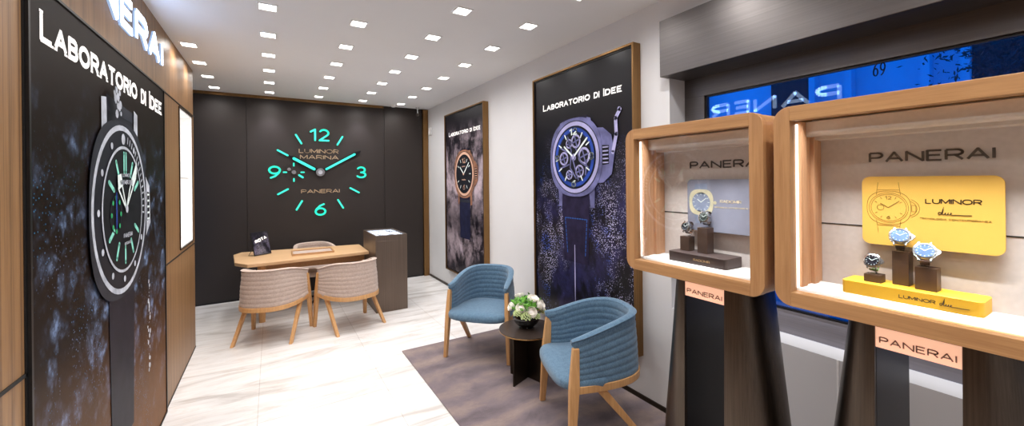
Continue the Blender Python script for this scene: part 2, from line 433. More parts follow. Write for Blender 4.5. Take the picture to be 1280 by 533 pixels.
# right wall: far stretch, strip over the hood, parapet with the lit sill
w = MB(); w.box(XR, XR+.19, 1.855, YB, 0, ZC); struct('wall_right', w, 'wall_white')
w = MB(); w.box(XR-.004, XR+.19, YN, 1.95, 2.80, ZC); struct('wall_right_upper', w, 'wall_white')
w = MB(); w.box(XR, XR+.17, YN, 1.855, 0, .775); struct('wall_right_lower', w, 'wall_white')
struct('trim_1', MB().box(XR-.004, XR, .876, .884, 0, .775), 'white_gloss')
struct('baseboard_right', MB().box(XR-.012, XR, 1.86, 6.93, 0, .035).box(XR-.012, XR, YN, 1.86, 0, .035), 'bronze_dark')
struct('trim_2', MB().box(XW-.02, XW+.02, YN, 1.855, .775, .91), 'steel_grey', .002)          # apron under the glass
struct('trim_3', MB().box(XW-.02, XW+.02, YN, 1.855, 2.283, 2.42), 'gunmetal', .002)           # lintel
struct('trim_4', MB().box(XW-.02, XW+.02, 1.70, 1.855, .91, 2.283), 'gunmetal', .002)         # jamb
w1 = struct('window_1', MB().box(XW, XW+.008, YN, 1.70, .91, 2.283), 'window_glass')
MB().box(XW-.006, XW+.02, 1.688, 1.70, .91, 2.283).box(XW-.006, XW+.02, YN, 1.70, .91, .922).box(XW-.006, XW+.02, YN, 1.70, 2.272, 2.283).build('window_frame', 'black', w1, kind='structure')
sn = MB(); f = frame_at((XW-.001, .765, 2.205), (0, -1, 0), (0, 0, 1))
digit(sn, '6', f, -.012, .036, .066, .006, 0, .001, .32); digit(sn, '9', f, .016, .036, .066, .006, 0, .001, .32)
o = sn.build('number_decal', 'caption_ink', w1); o['label'] = 'dark house number on the glass'
L = bpy.data.lights.new('sill_fill_light', 'AREA'); L.shape = 'RECTANGLE'; L.size = .02; L.size_y = 3.6; L.energy = .8; L.color = (.78, .85, 1)  # added bluish light without a fixture, brightens the sill
o = bpy.data.objects.new('sill_fill_light', L); COL.objects.link(o); o.location = (XW-.03, 0, .90); o.rotation_euler = (0, R(25), 0)
# steel hood above the window
h = MB().box(2.36, XW, YN, 1.873, 2.418, 2.813).build('window_hood', 'gunmetal', bevel=.003)
tag(h, 'long brushed grey metal hood running above the street window', 'hood')
# back wall
struct('wall_back', MB().box(-1.7, XR+.19, YB, YB+.1, 0, ZC), 'dark_panel')
g = MB()
for x0, x1 in ((-1.7, -.309), (-.303, .92+.74), (1.666, 2.335)):
    g.box(x0, x1, YB-.012, YB, .03, 2.955)
struct('trim_5', g, 'dark_panel', .002)
struct('trim_6', MB().box(-1.7, 1.66, YB-.03, YB, 2.955, 2.972).box(-1.7, 1.66, YB-.01, YB, 2.972, 3.0), 'brass')
struct('trim_7', MB().box(2.34, 2.432, YB-.05, YB, 0, 2.985), 'brass')
struct('trim_8', MB().box(-1.7, 2.34, YB-.014, YB, 0, .03), 'dark_gap')
struct('wall_left_far', MB().box(-1.7, -1.6, 5.0, YB, 0, ZC), 'dark_panel')
# left panelled wall
lw = MB(); NY0, NY1, NZ0, NZ1 = 4.50, 5.13, 1.13, 2.37
lw.box(-1.3, XL, YN, 1.95, 0, 2.404).box(-1.3, XL, 1.95, NY0, 0, 2.404)
lw.box(-1.3, XL, NY1, 5.27, 0, 2.404).box(-1.3, XL, NY0, NY1, 0, NZ0).box(-1.3, XL, NY0, NY1, NZ1, 2.404).box(-1.3, XL-.35, NY0, NY1, NZ0, NZ1)
struct('wall_left', lw, 'walnut_panel')
struct('wall_left_fascia', MB().box(-1.3, XF, YN, 5.82, 2.404, ZC), 'walnut_panel')
struct('trim_9', MB().box(XL, XL+.004, YN, 1.935, 1.078, 1.09).box(XL, XL+.004, 3.88, 5.27, 1.078, 1.088).box(XL, XL+.006, YN, 5.27, 2.396, 2.404).box(XL, XL+.004, 1.925, 1.94, 0, 2.40), 'dark_gap')
struct('baseboard_left', MB().box(XL, XL+.003, YN, 5.27, 0, .012), 'dark_gap')
n = thing('display_niche', 'bright white lit display niche recessed in the wood wall past the big poster', 'niche', (XL, 4.8, NZ0))
MB().box(XL-.34, XL-.335, NY0+.01, NY1-.01, NZ0+.01, NZ1-.01).build('back_panel', 'niche_light', n, True)
nf = lambda a, b, d: (XL-.0+d, a, b)
MB().ringp([(NY0, NZ0), (NY1, NZ0), (NY1, NZ1), (NY0, NZ1)], [(NY0+.012, NZ0+.012), (NY1-.012, NZ0+.012), (NY1-.012, NZ1-.012), (NY0+.012, NZ1-.012)], nf, -.33, .004).build('lining', 'white_gloss', n, True)
MB().ringp([(NY0-.012, NZ0-.012), (NY1+.012, NZ0-.012), (NY1+.012, NZ1+.012), (NY0-.012, NZ1+.012)], [(NY0, NZ0), (NY1, NZ0), (NY1, NZ1), (NY0, NZ1)], nf, .0, .008).build('edge_frame', 'bronze_dark', n, True)
MB().box(XL-.3, XL-.01, NY0+.013, NY1-.013, 1.75, 1.758).build('glass_shelf', 'glass', n, True)

# ------------------------------------------------------------------ lit letters on the fascia
sg = thing('illuminated_sign', 'row of large glowing white capital letters on the wood fascia', 'sign', (XF, 3.2, 2.645))
f = frame_at((XF, 0, 0), (0, 1, 0), (0, 0, 1))
for ch, a0, a1 in (('P', 2.10, 2.38), ('A', 2.43, 2.79), ('N', 2.84, 3.15), ('E', 3.20, 3.45), ('R', 3.50, 3.80), ('A', 3.84, 4.16), ('I', 4.22, 4.27)):
    mb = MB(); ww = .048; P_ = lambda p: (a0+ww/2+p[0]*(a1-a0-ww), 2.645+ww/2+p[1]*(.215-ww))
    for pl in G[ch][1]: stroke(mb, [P_(p) for p in pl], f, ww, .0125, .016, False)
    mb.v = [v for v in mb.v]
    L = mb.build('letter', 'sign_light', sg, True)
    mc = MB()
    for pl in G[ch][1]: stroke(mc, [P_(p) for p in pl], f, ww*1.02, 0, .012, False)
    c = mc.build('return_edge', 'sign_side', L); 

# ------------------------------------------------------------------ ceiling lights
ORD = ['first', 'second', 'third', 'fourth', 'fifth', 'sixth', 'seventh', 'eighth', 'ninth', 'tenth', 'eleventh', 'twelfth', 'thirteenth']
ROW = ['leftmost row', 'second row from the left', 'middle row', 'second row from the right', 'rightmost row']
proto = None
def spot(x, y, z, e, size=120, blend=1, col=(1, .965, .94), rad=.05, rot=None, name='downlight_beam'):
    l = bpy.data.lights.new(name, 'SPOT'); l.energy = e; l.spot_size = R(size); l.spot_blend = blend; l.color = col; l.shadow_soft_size = rad
    o = bpy.data.objects.new(name, l); COL.objects.link(o); o.location = (x, y, z)
    if rot: o.rotation_euler = rot
    return o
EN = 22.5
for i in range(5):
    for k in range(14):
        if i == 0 and k > 3: continue
        x = -.648+.636*i-(.03 if i == 4 else 0); y = 6.67-.645*k
        lab = 'square recessed ceiling light, %s from the back wall, %s' % (ORD[min(k, 12)], ROW[i])
        if k > 8 and i > 0: grp = 'ceiling downlights behind the camera'
        vis = (i == 0) or (i == 1 and k <= 5) or (i == 2 and k <= 5) or (i == 3 and k <= 6) or (i == 4 and k <= 7)
        if not vis and k % 2: continue
        if proto is None:
            proto = thing('ceiling_light', lab, 'ceiling light', (x, y, ZC), 0, 'square recessed ceiling downlights')
            MB().ringp([(-.066, -.066), (.066, -.066), (.066, .066), (-.066, .066)], [(-.054, -.054), (.054, -.054), (.054, .054), (-.054, .054)], lambda a, b, d: (a, b, d), -.006, 0).build('trim_frame', 'white_gloss', proto)
            MB().box(-.0538, .0538, -.0538, .0538, -.004, 0).build('lens', 'lamp_light', proto)
            t = proto
        else:
            t = copy_tree(proto); t.location = (x, y, ZC); t['label'] = lab
        if not vis: t['label'] = 'square recessed ceiling light overhead, out of the photo'
        e = EN
        spot(x, y, ZC-.012, e*(2.0 if not vis else 1.0), 165, 1)
for x in (-.01, 1.24):      # two wall washers make the pools of light either side of the clock
    spot(x, 6.70, ZC-.02, 26, 60, .8, (.9, .88, 1), .03, (R(18), 0, 0), 'wall_washer_beam')
spot(-.55, 4.75, ZC-.02, 16, 90, .9, (1, .74, .48), .03, (0, R(-12), 0), 'wall_washer_beam')
o = MB().lathe([(.0, -.03), (.03, -.03), (.045, -.012), (.048, 0)], (1.79, 6.86, ZC), 24).build('smoke_detector', 'white_gloss')
tag(o, 'small round white smoke detector on the ceiling by the back wall', 'smoke detector')
t = thing('sprinkler_camera', 'small dark hanging sensor on a short stem at the far right ceiling corner', 'sensor', (2.22, 6.88, ZC))
MB().lathe([(.03, -.008), (.034, 0)], n=20).build('ceiling_plate', 'steel', t)
MB().lathe([(.008, -.1), (.008, -.006)], n=10).build('stem', 'steel', t)
MB().lathe([(0, -.15), (.02, -.145), (.03, -.12), (.02, -.097), (0, -.094)], n=16).build('sensor_head', 'steel_wire', t)
tag(MB().box(XR-.035, XR, 6.76, 6.86, 2.52, 2.65).build('wall_sensor', 'white_gloss', bevel=.006), 'small white plastic sensor box high on the white wall by the back corner', 'sensor')

# ------------------------------------------------------------------ wall clock on the dark wall
f = frame_at((.663, YB-.012, 1.86), (1, 0, 0), (0, 0, 1))
ck = thing('wall_clock', 'huge clock with glowing turquoise numerals and hands on the dark back wall', 'clock', (.663, YB-.012, 1.86))
def cp(name, fn_, mat, **k):
    mb = MB(); fn_(mb); return mb.build(name, mat, ck, True, **k)
for s_, x, y in (('12', 0, .59), ('3', .62, 0), ('6', 0, -.59), ('9', -.62, 0)):
    cp('numeral', lambda mb: digit(mb, s_, f, x, y, .195, .027, 0, .02, .9), 'teal_light')
for hh in (1, 2, 4, 5, 7, 8, 10, 11):
    a = R(30*hh); r0, r1 = .515, .668
    cp('hour_marker', lambda mb: stroke(mb, [(r0*math.sin(a), r0*math.cos(a)), (r1*math.sin(a), r1*math.cos(a))], f, .026, 0, .02), 'teal_light')
cp('lettering', lambda mb: (text(mb, 'LUMINOR', f, -.295, .275, .30, .068, .0105, 0, .004, wk=1.3), text(mb, 'MARINA', f, -.28, .275, .205, .068, .0105, 0, .004, wk=1.4)), 'letter_beige')
cp('lettering', lambda mb: text(mb, 'PANERAI', f, -.27, .285, -.33, .062, .0105, 0, .004, wk=1.5), 'letter_beige')
def hand(a, L, w0, w1, d, tip):
    a = R(a); u = (math.sin(a), math.cos(a)); q = (u[1], -u[0])
    pt = lambda l, s: (u[0]*l+q[0]*s, u[1]*l+q[1]*s)
    cp('hand', lambda mb: mb.prism([pt(-.05, -w0), (pt(L*.86, -w1)), pt(L, -.008), pt(L, .008), pt(L*.86, w1), pt(-.05, w0)], f, d, d+.01), 'dark_art')
    cp('hand_inlay', lambda mb: stroke(mb, [pt(.10, 0), pt(L*.84, 0)], f, w1*1.15, d+.01, d+.014), 'teal_light')
hand(-60, .50, .032, .036, .03, 0); hand(60, .70, .026, .03, .045, 0)
cp('hub', lambda mb: mb.prism(circ(0, 0, .062, 32), f, .0, .065), 'steel')
cp('hub_screw', lambda mb: mb.prism(circ(0, 0, .032, 24), f, .065, .075), 'silver_art')
sub = (-.365, 0)
for k in range(12):
    a = R(30*k); b = k % 3 == 0; r0, r1 = (.10, .138) if b else (.122, .135)
    cp('seconds_marker', lambda mb: stroke(mb, [(sub[0]+r0*math.sin(a), r0*math.cos(a)), (sub[0]+r1*math.sin(a), r1*math.cos(a))], f, .022 if b else .01, 0, .012), 'teal_light' if b else 'graphite_art')
cp('seconds_hand', lambda mb: stroke(mb, [(sub[0]-.07, .05), (sub[0]+.13, -.09)], f, .014, .014, .02), 'steel_wire')
cp('seconds_hand_tip', lambda mb: stroke(mb, [(sub[0]+.07, -.045), (sub[0]+.12, -.08)], f, .028, .02, .024), 'teal_light')
cp('seconds_hub', lambda mb: (mb.prism(circ(sub[0], 0, .03, 20), f, .0, .03), mb.prism(circ(sub[0]-.065, .045, .024, 20), f, .014, .026)), 'steel')

# ------------------------------------------------------------------ framed posters
def watch_art(t, f, cx, cy, r, st):
    """flat printed watch; every layer a thin sheet in front of the last"""
    D = [.001]
    def lay(name, fn_, mat):
        mb = MB(); d = D[0]; fn_(mb, d, d+.0006); D[0] += (.0002 if name in ('hour_marker', 'bezel_stud', 'subdial_dot') else .0009); return mb.build(name, mat, t, True)
    A = lambda k: (cx+k[0]*r, cy+k[1]*r)
    def poly(pts): return lambda mb, a, b: mb.prism([A(p) for p in pts], f, a, b)
    def ring(r0, r1, e=2.0, dy=0): return lambda mb, a, b: mb.ringp([A(p) for p in circ(0, dy, r1, 56, e)], [A(p) for p in circ(0, dy, r0, 56, e)], f, a, b)
    def disc(r0, e=2.0, x=0, y=0): return lambda mb, a, b: mb.prism([A(p) for p in circ(x, y, r0, 48, e)], f, a, b)
    def seg(lines, w_): return lambda mb, a, b: [stroke(mb, [A(p) for p in l], f, w_*r, a, b) for l in lines]
    pol = lambda h_, rr: (rr*math.sin(R(30*h_)), rr*math.cos(R(30*h_)))
    if st == 'diver':
        lay('strap', poly([(-.52, .8), (-.5, 1.30), (.5, 1.24), (.52, .8)]), 'dark2_art')
        lay('strap_loop', poly([(-.5, 1.18), (-.5, 1.36), (.5, 1.28), (.5, 1.14)]), 'graphite_art')
        lay('strap', poly([(-.5, -.8), (-.42, -2.9), (.42, -2.9), (.5, -.8)]), 'strap_art')
        lay('lug', poly([(-.68, .6), (-.68, 1.3), (-.52, 1.32), (-.5, .6)]), 'silver_art')
        lay('lug', poly([(.52, .6), (.54, 1.32), (.70, 1.28), (.70, .6)]), 'silver_art')
        lay('crown_guard', poly([(.7, .55), (.98, .5), (1.3, .28), (1.34, -.28), (1.0, -.52), (.7, -.55)]), 'silver_art')
        lay('crown', poly([(1.16, .2), (1.28, .18), (1.28, -.22), (1.16, -.24)]), 'dark_art')
        lay('crown_ribs', seg([[(1.17, .15-.09*i), (1.27, .15-.09*i)] for i in range(5)], .03), 'white_art')
        lay('watch_case', disc(1.1, 2.6), 'graphite_art')
        lay('bezel_rim', ring(.98, 1.05), 'silver_art')
        lay('bezel', disc(.985), 'dark2_art')
        lay('bezel_marks', lambda mb, a, b: [stroke(mb, [A(pol(k/5, .86)), A(pol(k/5, .93))], f, .022*r, a, b) for k in range(2, 17)], 'silver_art')
        for k in (0, 1, 4, 5, 6, 7, 8, 9, 10, 11):
            lay('bezel_stud', lambda mb, a, b: mb.prism([A(p) for p in circ(*pol(k, .88), .04 if k else .07, 12)], f, a, b), 'silver_art')
        lay('dial_rim', ring(.75, .79), 'silver_art')
        lay('dial', disc(.755), 'dark_art')
        for P0, P1, w9 in [(pol(k, .48), pol(k, .67), .055) for k in (1, 2, 4, 5, 6, 7, 8, 10, 11)]+[((x, .46), (x, .70), .045) for x in (-.04, .04)]:
            lay('hour_marker', lambda mb, a, b: stroke(mb, [A(P0), A(P1)], f, w9*r, a, b), 'teal_art')
        lay('subdial_ring', lambda mb, a, b: mb.ringp([A(p) for p in circ(-.36, -.05, .2, 24, 2, 1.15)], [A(p) for p in circ(-.36, -.05, .185, 24, 2, 1.15)], f, a, b), 'graphite_art')
        for k in range(8): lay('subdial_dot', lambda mb, a, b: mb.prism([A(p) for p in circ(-.36+.17*math.sin(R(45*k)), -.05+.2*math.cos(R(45*k)), .03, 10)], f, a, b), 'green_art')
        lay('subdial_hand', seg([[(-.36, -.2), (-.36, .2)]], .035), 'blue_art')
        lay('hands', seg([[(0, 0), (-.30, .26), (-.22, .42), (0, 0)], [(0, 0), (.22, .36), (.42, .55), (.42, .40), (0, 0)]], .03), 'white_art')
        lay('hand_tips', poly([(-.31, .24), (-.33, .42), (-.2, .44), (-.13, .3)]), 'white_art')
        lay('hand_tips', poly([(.18, .32), (.44, .62), (.44, .46), (.27, .27)]), 'white_art')
        lay('hub', disc(.05), 'silver_art')
        lay('dial_lettering', lambda mb, a, b: (text(mb, 'LUMINOR', f, cx-.17*r, cx+.14*r, cy+.40*r, .05*r, .012*r, a, b), text(mb, 'SUBMERSIBLE', f, cx-.25*r, cx+.25*r, cy+.31*r, .055*r, .012*r, a, b),
                                      text(mb, 'PANERAI', f, cx-.15*r, cx+.2*r, cy-.36*r, .06*r, .012*r, a, b), text(mb, 'AUTOMATIC', f, cx-.12*r, cx+.16*r, cy-.45*r, .04*r, .01*r, a, b)), 'silver_art')
        return
    c1, c2 = ('gold_art', 'gold_light_art') if st == 'gold' else ('silver_blue_art', 'lilac_art')
    sm = 'strap_blue_art' if st == 'gold' else 'strap_violet_art'
    lay('strap', poly([(-.6, .7), (-.5, 1.14), (.52, 1.14), (.62, .7)]), sm)
    lay('strap', poly([(-.62, -.7), (-.60, -1.5), (-.52, -3.0), (.52, -3.0), (.58, -1.5), (.66, -.7)]), sm)
    if st == 'skeleton':
        lay('strap_stitching', lambda mb, a, b: [stroke(mb, [A((x0+(x1-x0)*(i/n_), y0+(y1-y0)*(i/n_))), A((x0+(x1-x0)*((i+.6)/n_), y0+(y1-y0)*((i+.6)/n_)))], f, .03*r, a, b)
             for x0, y0, x1, y1, n_ in ((-.46, -1.75, .48, -1.75, 9), (-.46, -1.75, -.36, -2.8, 9), (.48, -1.75, .40, -2.8, 9)) for i in range(n_)], 'stitch_art')
    else:
        lay('strap_loop', poly([(-.62, -1.32), (-.62, -1.2), (.64, -1.2), (.64, -1.32)]), 'graphite_art')
    lay('lug', poly([(-.78, -.5), (-.74, -1.42), (-.60, -1.42), (-.55, -.7)]), c1)
    lay('lug', poly([(.56, -.7), (.64, -1.42), (.80, -1.40), (.82, -.5)]), c1)
    lay('lug', poly([(-.72, .6), (-.66, 1.04), (-.5, 1.08), (-.45, .7)]), c1)
    lay('lug', poly([(.45, .7), (.52, 1.08), (.68, 1.04), (.76, .6)]), c1)
    if st == 'skeleton':
        lay('crown_guard', poly([(.8, .75), (1.15, .72), (1.45, .5), (1.55, 0), (1.45, -.5), (1.15, -.72), (.8, -.75)]), c1)
        lay('crown_lever', seg([[(1.5, .05), (1.62, .5), (1.6, .9), (1.75, 1.1), (1.72, 1.12)]], .11), c2)
    else:
        lay('crown_guard', poly([(.8, .6), (1.15, .55), (1.42, .3), (1.42, -.3), (1.15, -.55), (.8, -.6)]), c1)
    lay('crown', poly([(1.12, .26), (1.36, .24), (1.36, -.24), (1.12, -.26)]), 'dark_art')
    lay('crown_ribs', seg([[(1.15, .2-.1*i), (1.33, .2-.1*i)] for i in range(5)], .035), c2)
    lay('watch_case', disc(1.12, 2.5), c1)
    lay('bezel', ring(.86, 1.02), c2)
    lay('case_edge', ring(1.02, 1.045), 'graphite_art')
    lay('bezel_shade', ring(.86, .90), 'dark_art')
    if st == 'skeleton': lay('light_streak', poly([(-.012, -2.5), (.012, -2.5), (.024, -3.5), (.0, -4.3), (-.024, -3.5)]), 'lilac_art')
    lay('dial', disc(.865), 'navy_art' if st == 'skeleton' else 'dark2_art')
    if st == 'skeleton':
        lay('dial_ring', ring(.74, .84), 'blue_art')
        lay('dial_centre', disc(.70), 'dark_art')
        gears = [(-.44, -.02, .2), (.44, .02, .24), (.1, .45, .2), (-.2, .4, .14), (-.2, -.5, .14), (.25, -.4, .18), (0, 0, .1)]
        lay('gears', lambda mb, a, b: [mb.ringp([A(p) for p in circ(x, y, q, 24)], [A(p) for p in circ(x, y, q*.72, 24)], f, a, b) for x, y, q in gears], c2)
        lay('gear_arms', seg([[(x-q*.8*math.cos(k), y-q*.8*math.sin(k)), (x+q*.8*math.cos(k), y+q*.8*math.sin(k))] for x, y, q in gears for k in (.3, 1.9)]
            + [[(-.6, .3), (-.1, .1), (.2, -.65)], [(-.25, .6), (-.1, .2), (-.15, -.3), (.1, -.6)], [(.1, .25), (.3, -.15), (.6, -.3)], [(-.6, -.3), (-.2, -.2)], [(.55, -.1), (.5, -.5)]], .045), c1)
        lay('numerals', lambda mb, a, b: (digit(mb, '12', f, cx, cy+.73*r, .2*r, .045*r, a, b), digit(mb, '3', f, cx+.74*r, cy, .2*r, .045*r, a, b),
                                       digit(mb, '6', f, cx, cy-.75*r, .2*r, .045*r, a, b), digit(mb, '9', f, cx-.74*r, cy, .2*r, .045*r, a, b)), 'white_art')
        ks = (1, 2, 4, 5, 7, 8, 10, 11)
    else:
        lay('numerals', lambda mb, a, b: (digit(mb, '12', f, cx, cy+.62*r, .24*r, .05*r, a, b), digit(mb, '6', f, cx, cy-.62*r, .24*r, .05*r, a, b)), c2)
        lay('dial_lettering', lambda mb, a, b: (text(mb, 'LUMINOR', f, cx-.22*r, cx+.2*r, cy+.32*r, .06*r, .016*r, a, b), text(mb, 'PANERAI', f, cx-.2*r, cx+.2*r, cy-.3*r, .06*r, .016*r, a, b)), c2)
        lay('subdial', ring(.13, .15), 'graphite_art'); ks = (1, 2, 3, 4, 5, 7, 8, 10, 11)
    lay('hour_markers', lambda mb, a, b: [stroke(mb, [A(pol(k, .62)), A(pol(k, .76))], f, .04*r, a, b) for k in ks], 'white_art')
    lay('hands', seg([[(0, 0), (-.40, .32)], [(0, 0), (.58, .5)]], .055), 'white_art')
    lay('hub', disc(.06), c2)
def poster(label, XP, sgn, y0, y1, z0, z1, ground, fr, title, tz, th, tw, t0, t1, watch, fm='brass'):
    """sgn -1: on the right wall facing -X; +1: on the left wall facing +X"""
    t = thing('poster', label, 'poster', (XP+(0.08 if sgn < 0 else -.0), (y0+y1)/2, z0))
    u = (0, -1, 0) if sgn < 0 else (0, 1, 0)
    ya = y1 if sgn < 0 else y0
    f = frame_at((XP, ya, 0), u, (0, 0, 1)); W = abs(y1-y0)
    if fr:
        MB().ringp([(0, z0), (W, z0), (W, z1), (0, z1)], [(.018, z0+.018), (W-.018, z0+.018), (W-.018, z1-.018), (.018, z1-.018)], f, -.08, 0).build('frame', fm, t, True, bevel=.0015)
        MB().ringp([(.018, z0+.018), (W-.018, z0+.018), (W-.018, z1-.018), (.018, z1-.018)], [(.03, z0+.03), (W-.03, z0+.03), (W-.03, z1-.03), (.03, z1-.03)], f, -.05, -.012).build('inner_edge', 'black', t, True)
        g = frame_at((XP-sgn*.02, ya, 0), u, (0, 0, 1))
        MB().prism([(.02, z0+.02), (W-.02, z0+.02), (W-.02, z1-.02), (.02, z1-.02)], g, -.01, 0).build('print', ground, t, True)
    else:
        g = f
        MB().prism([(0, z0), (W, z0), (W, z1), (0, z1)], g, -.008, 0).build('print', ground, t, True)
    for wd_, q0, q1 in (('LABORATORIO', 0, .655), ('~DI', .70, .765), ('IDEE', .808, 1)):
        mb = MB(); text(mb, wd_, g, t0+(t1-t0)*q0, t0+(t1-t0)*q1, tz, th, tw, .001, .002, caps=.82, serif=.6); mb.build('title_word', 'letter_white', t, True)
    watch_art(t, g, *watch)
    return t, g
# printed art sits .02 behind the frame front (X = 2.36 + .02 -> 2.38 print)
poster('tall framed poster of a rose gold watch in dust, on the far white wall', 2.36, -1, 4.625, 5.984, .31, 2.74, 'print_dust', 1, '', 2.385, .064, .012,
       .15, 1.24, (.725, 1.80, .31, 'gold'))
poster('tall framed poster of a skeleton watch in blue violet spray behind the blue chairs', 2.36, -1, 2.113, 3.479, .34, 2.745, 'print_spray', 1, '', 2.395, .064, .012,
       .165, 1.23, (.655, 1.905, .32, 'skeleton'))
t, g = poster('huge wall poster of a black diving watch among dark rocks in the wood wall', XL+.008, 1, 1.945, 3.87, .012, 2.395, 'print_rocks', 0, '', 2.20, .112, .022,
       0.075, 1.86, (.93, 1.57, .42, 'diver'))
MB().ringp([(-.012, .0), (1.937, .0), (1.937, 2.4), (-.012, 2.4)], [(0, .012), (1.925, .012), (1.925, 2.39), (0, 2.39)], g, -.008, .006).build('frame', 'black', t, True)
mb = MB()
random.seed(3)
for k in range(16): mb.prism(circ(.80+random.uniform(-.05, .05), 2.12+random.uniform(-.07, .055), random.uniform(.010, .024), 8), g, .0225+k*.0003, .0228+k*.0003)
mb.build('diver_figure', 'silver_art', t, True)
mb = MB()
for k in range(26): mb.prism(circ(1.31+random.uniform(-.03, .03), .55+k*.022+random.uniform(-.01, .01), random.uniform(.004, .016), 7), g, .0285+k*.0002, .0287+k*.0002)
mb.build('bubbles', 'silver_art', t, True)
mb = MB(); text(mb, 'I', g, .79, .80, 2.27, .08, .01, .03, .031) if False else None

# ------------------------------------------------------------------ rug
rg = MB().box(1.10, 2.415, -.6, 3.985, 0, .012).build('rug', 'rug', bevel=.004)
tag(rg, 'mottled mauve grey area rug under the blue armchairs', 'rug')
RZ = .012

# ------------------------------------------------------------------ tub chairs
def plan(th, rx, ry, y0=.03, e=.72):
    s_, c_ = math.sin(th), math.cos(th)
    return rx*math.copysign(abs(s_)**e, s_), y0+ry*abs(c_)**e
def chair_parts(root, fab, zoff=0, legs=True):
    N = 56; ribs = 8; rows = ribs*6
    mb = MB(); prof = []
    for i in range(rows+1): prof.append(('o', i/rows))
    for i in range(1, 6): prof.append(('c', i/6))
    for i in range(rows+1): prof.append(('i', 1-i/rows))
    vs = []; T = .046
    for a in range(N+1):
        th = -PI/2+PI*a/N; c = abs(math.cos(th)); sm_ = 1-(1-min(1, c))**2.2
        zt = .672+.102*sm_; zb = .405
        endk = min(1, (1-abs(2*a/N-1))*N/2/1.6); endk = math.sqrt(max(0, 1-(1-endk)**2))
        for kind, q in prof:
            rib = .0045*(abs(math.sin(PI*ribs*q))**.5-.7)
            z = zb+(zt-zb)*q; flare = .006-.016*q; yo = .05-.048*max(0, min(1, ((z if kind != 'c' else zt)-.60)/.06))**1.5
            if kind == 'o': off = rib+flare
            elif kind == 'i': off = -T*max(.5, endk)-rib+flare*.6; 
            else:
                ph = PI*q; off = flare-T*max(.5, endk)/2*(1-math.cos(ph)); z = zt+.022*math.sin(ph)
            x, y = plan(th, .300+off, .525+off-(yo-.03), yo)
            vs.append((x, y, z))
    m = len(prof); fs = []
    for a in range(N):
        for k in range(m-1): fs.append((a*m+k, a*m+k+1, (a+1)*m+k+1, (a+1)*m+k))
        fs.append((a*m+m-1, a*m, (a+1)*m, (a+1)*m+m-1))
    h = m//2
    for base in (0, N*m):
        for k in range(h): fs.append((base+k, base+k+1, base+m-2-k, base+m-1-k))
    vs = [(x, y, z+zoff) for x, y, z in vs]
    mb.add(vs, fs, True); back = mb.build('backrest', fab, root, ang=60)
    # seat cushion
    mb = MB(); vs = []; fs = []; n = 48
    out = []
    for i in range(n):
        q = 2*PI*i/n; x = math.cos(q); y = math.sin(q); e = .48 if y < 0 else .62
        px = (.312 if y < 0 else .262+.05*max(0, 1-abs(y)*4))*math.copysign(abs(x)**e, x)
        py = .20+(.275 if y < 0 else .285)*math.copysign(abs(y)**(.42 if y < 0 else e), y)
        out.append((px, py))
    lv = [(.90, .372), (.985, .385), (1.0, .405), (1.0, .425), (.975, .442), (.9, .450), (.6, .455), (.0, .457)]
    for sc, z in lv:
        for px, py in out:
            zz = z-(.016*(px/.3)**2*0)
            vs.append((px*sc, .20+(py-.20)*sc, zz+zoff-(.012*(1-(px/.3)**2)*(1 if py < .1 else 0) if sc > .9 else 0)))
    for k in range(len(lv)-1):
        for i in range(n):
            j = (i+1) % n; fs.append((k*n+i, k*n+j, (k+1)*n+j, (k+1)*n+i))
    fs.append(tuple(range(n))[::-1])
    mb.add(vs, fs, True); mb.build('seat', fab, root, ang=70)
    if not legs: return
    # wooden rail under the shell
    def rail(off): return [plan(-PI/2+PI*a/40, .302+off, .527+off) for a in range(41)]
    o_, i_ = rail(.012), rail(-.034)
    mb = MB(); P = o_+i_[::-1]; mb.prism(P, lambda a, b, d: (a, b, d+zoff), .362, .408, True); 
    # replace n-gon caps with quads
    mb = MB(); n = 41; vs = [(x, y, .362+zoff) for x, y in o_]+[(x, y, .362+zoff) for x, y in i_]+[(x, y, .408+zoff) for x, y in o_]+[(x, y, .408+zoff) for x, y in i_]; fs = []
    for a in range(n-1): fs += [(a, n+a, n+a+1, a+1), (2*n+a, 2*n+a+1, 3*n+a+1, 3*n+a), (a, a+1, 2*n+a+1, 2*n+a), (n+a, 3*n+a, 3*n+a+1, n+a+1)]
    fs += [(0, 2*n, 3*n, n), (n-1, 2*n-1, 4*n-1, 3*n-1)]
    mb.add(vs, fs, True); mb.build('seat_rail', 'oak', root, bevel=.003)
    def leg(p0, p1, a0, b0, a1, b1, name='leg'):
        (x0, y0, z0), (x1, y1, z1) = p0, p1
        q = lambda x, y, z, a, b: [(x-a, y-b, z), (x+a, y-b, z), (x+a, y+b, z), (x-a, y+b, z)]
        m_ = MB(); mid = .42/(z1 if z1 > .5 else .42)
        if z1 > .5:
            t_ = .40/z1; xm, ym = x0+(x1-x0)*t_, y0+(y1-y0)*t_
            m_.hexa(q(x0, y0, z0, a0, b0), q(xm, ym, .40, .020, .032)); m_.hexa(q(xm, ym, .40, .020, .032), q(x1, y1, z1, a1, b1))
        else: m_.hexa(q(x0, y0, z0, a0, b0), q(x1, y1, z1, a1, b1))
        return m_.build(name, 'oak', root, bevel=.004)
    for s_ in (-1, 1):
        leg((s_*.318, -.015, 0), (s_*.288, .030, .640), .016, .020, .016, .021)
        leg((s_*.285, .50, 0), (s_*.272, .19, .372), .016, .021, .018, .034)
def tub_chair(name, label, cat, loc, deg, group, src=None):
    if src:
        t = copy_tree(src); t.location = loc; t.rotation_euler = (0, 0, R(deg)); t['label'] = label; t['group'] = group; t['category'] = cat
        return t
    t = thing(name, label, cat, loc, R(deg), group); return t
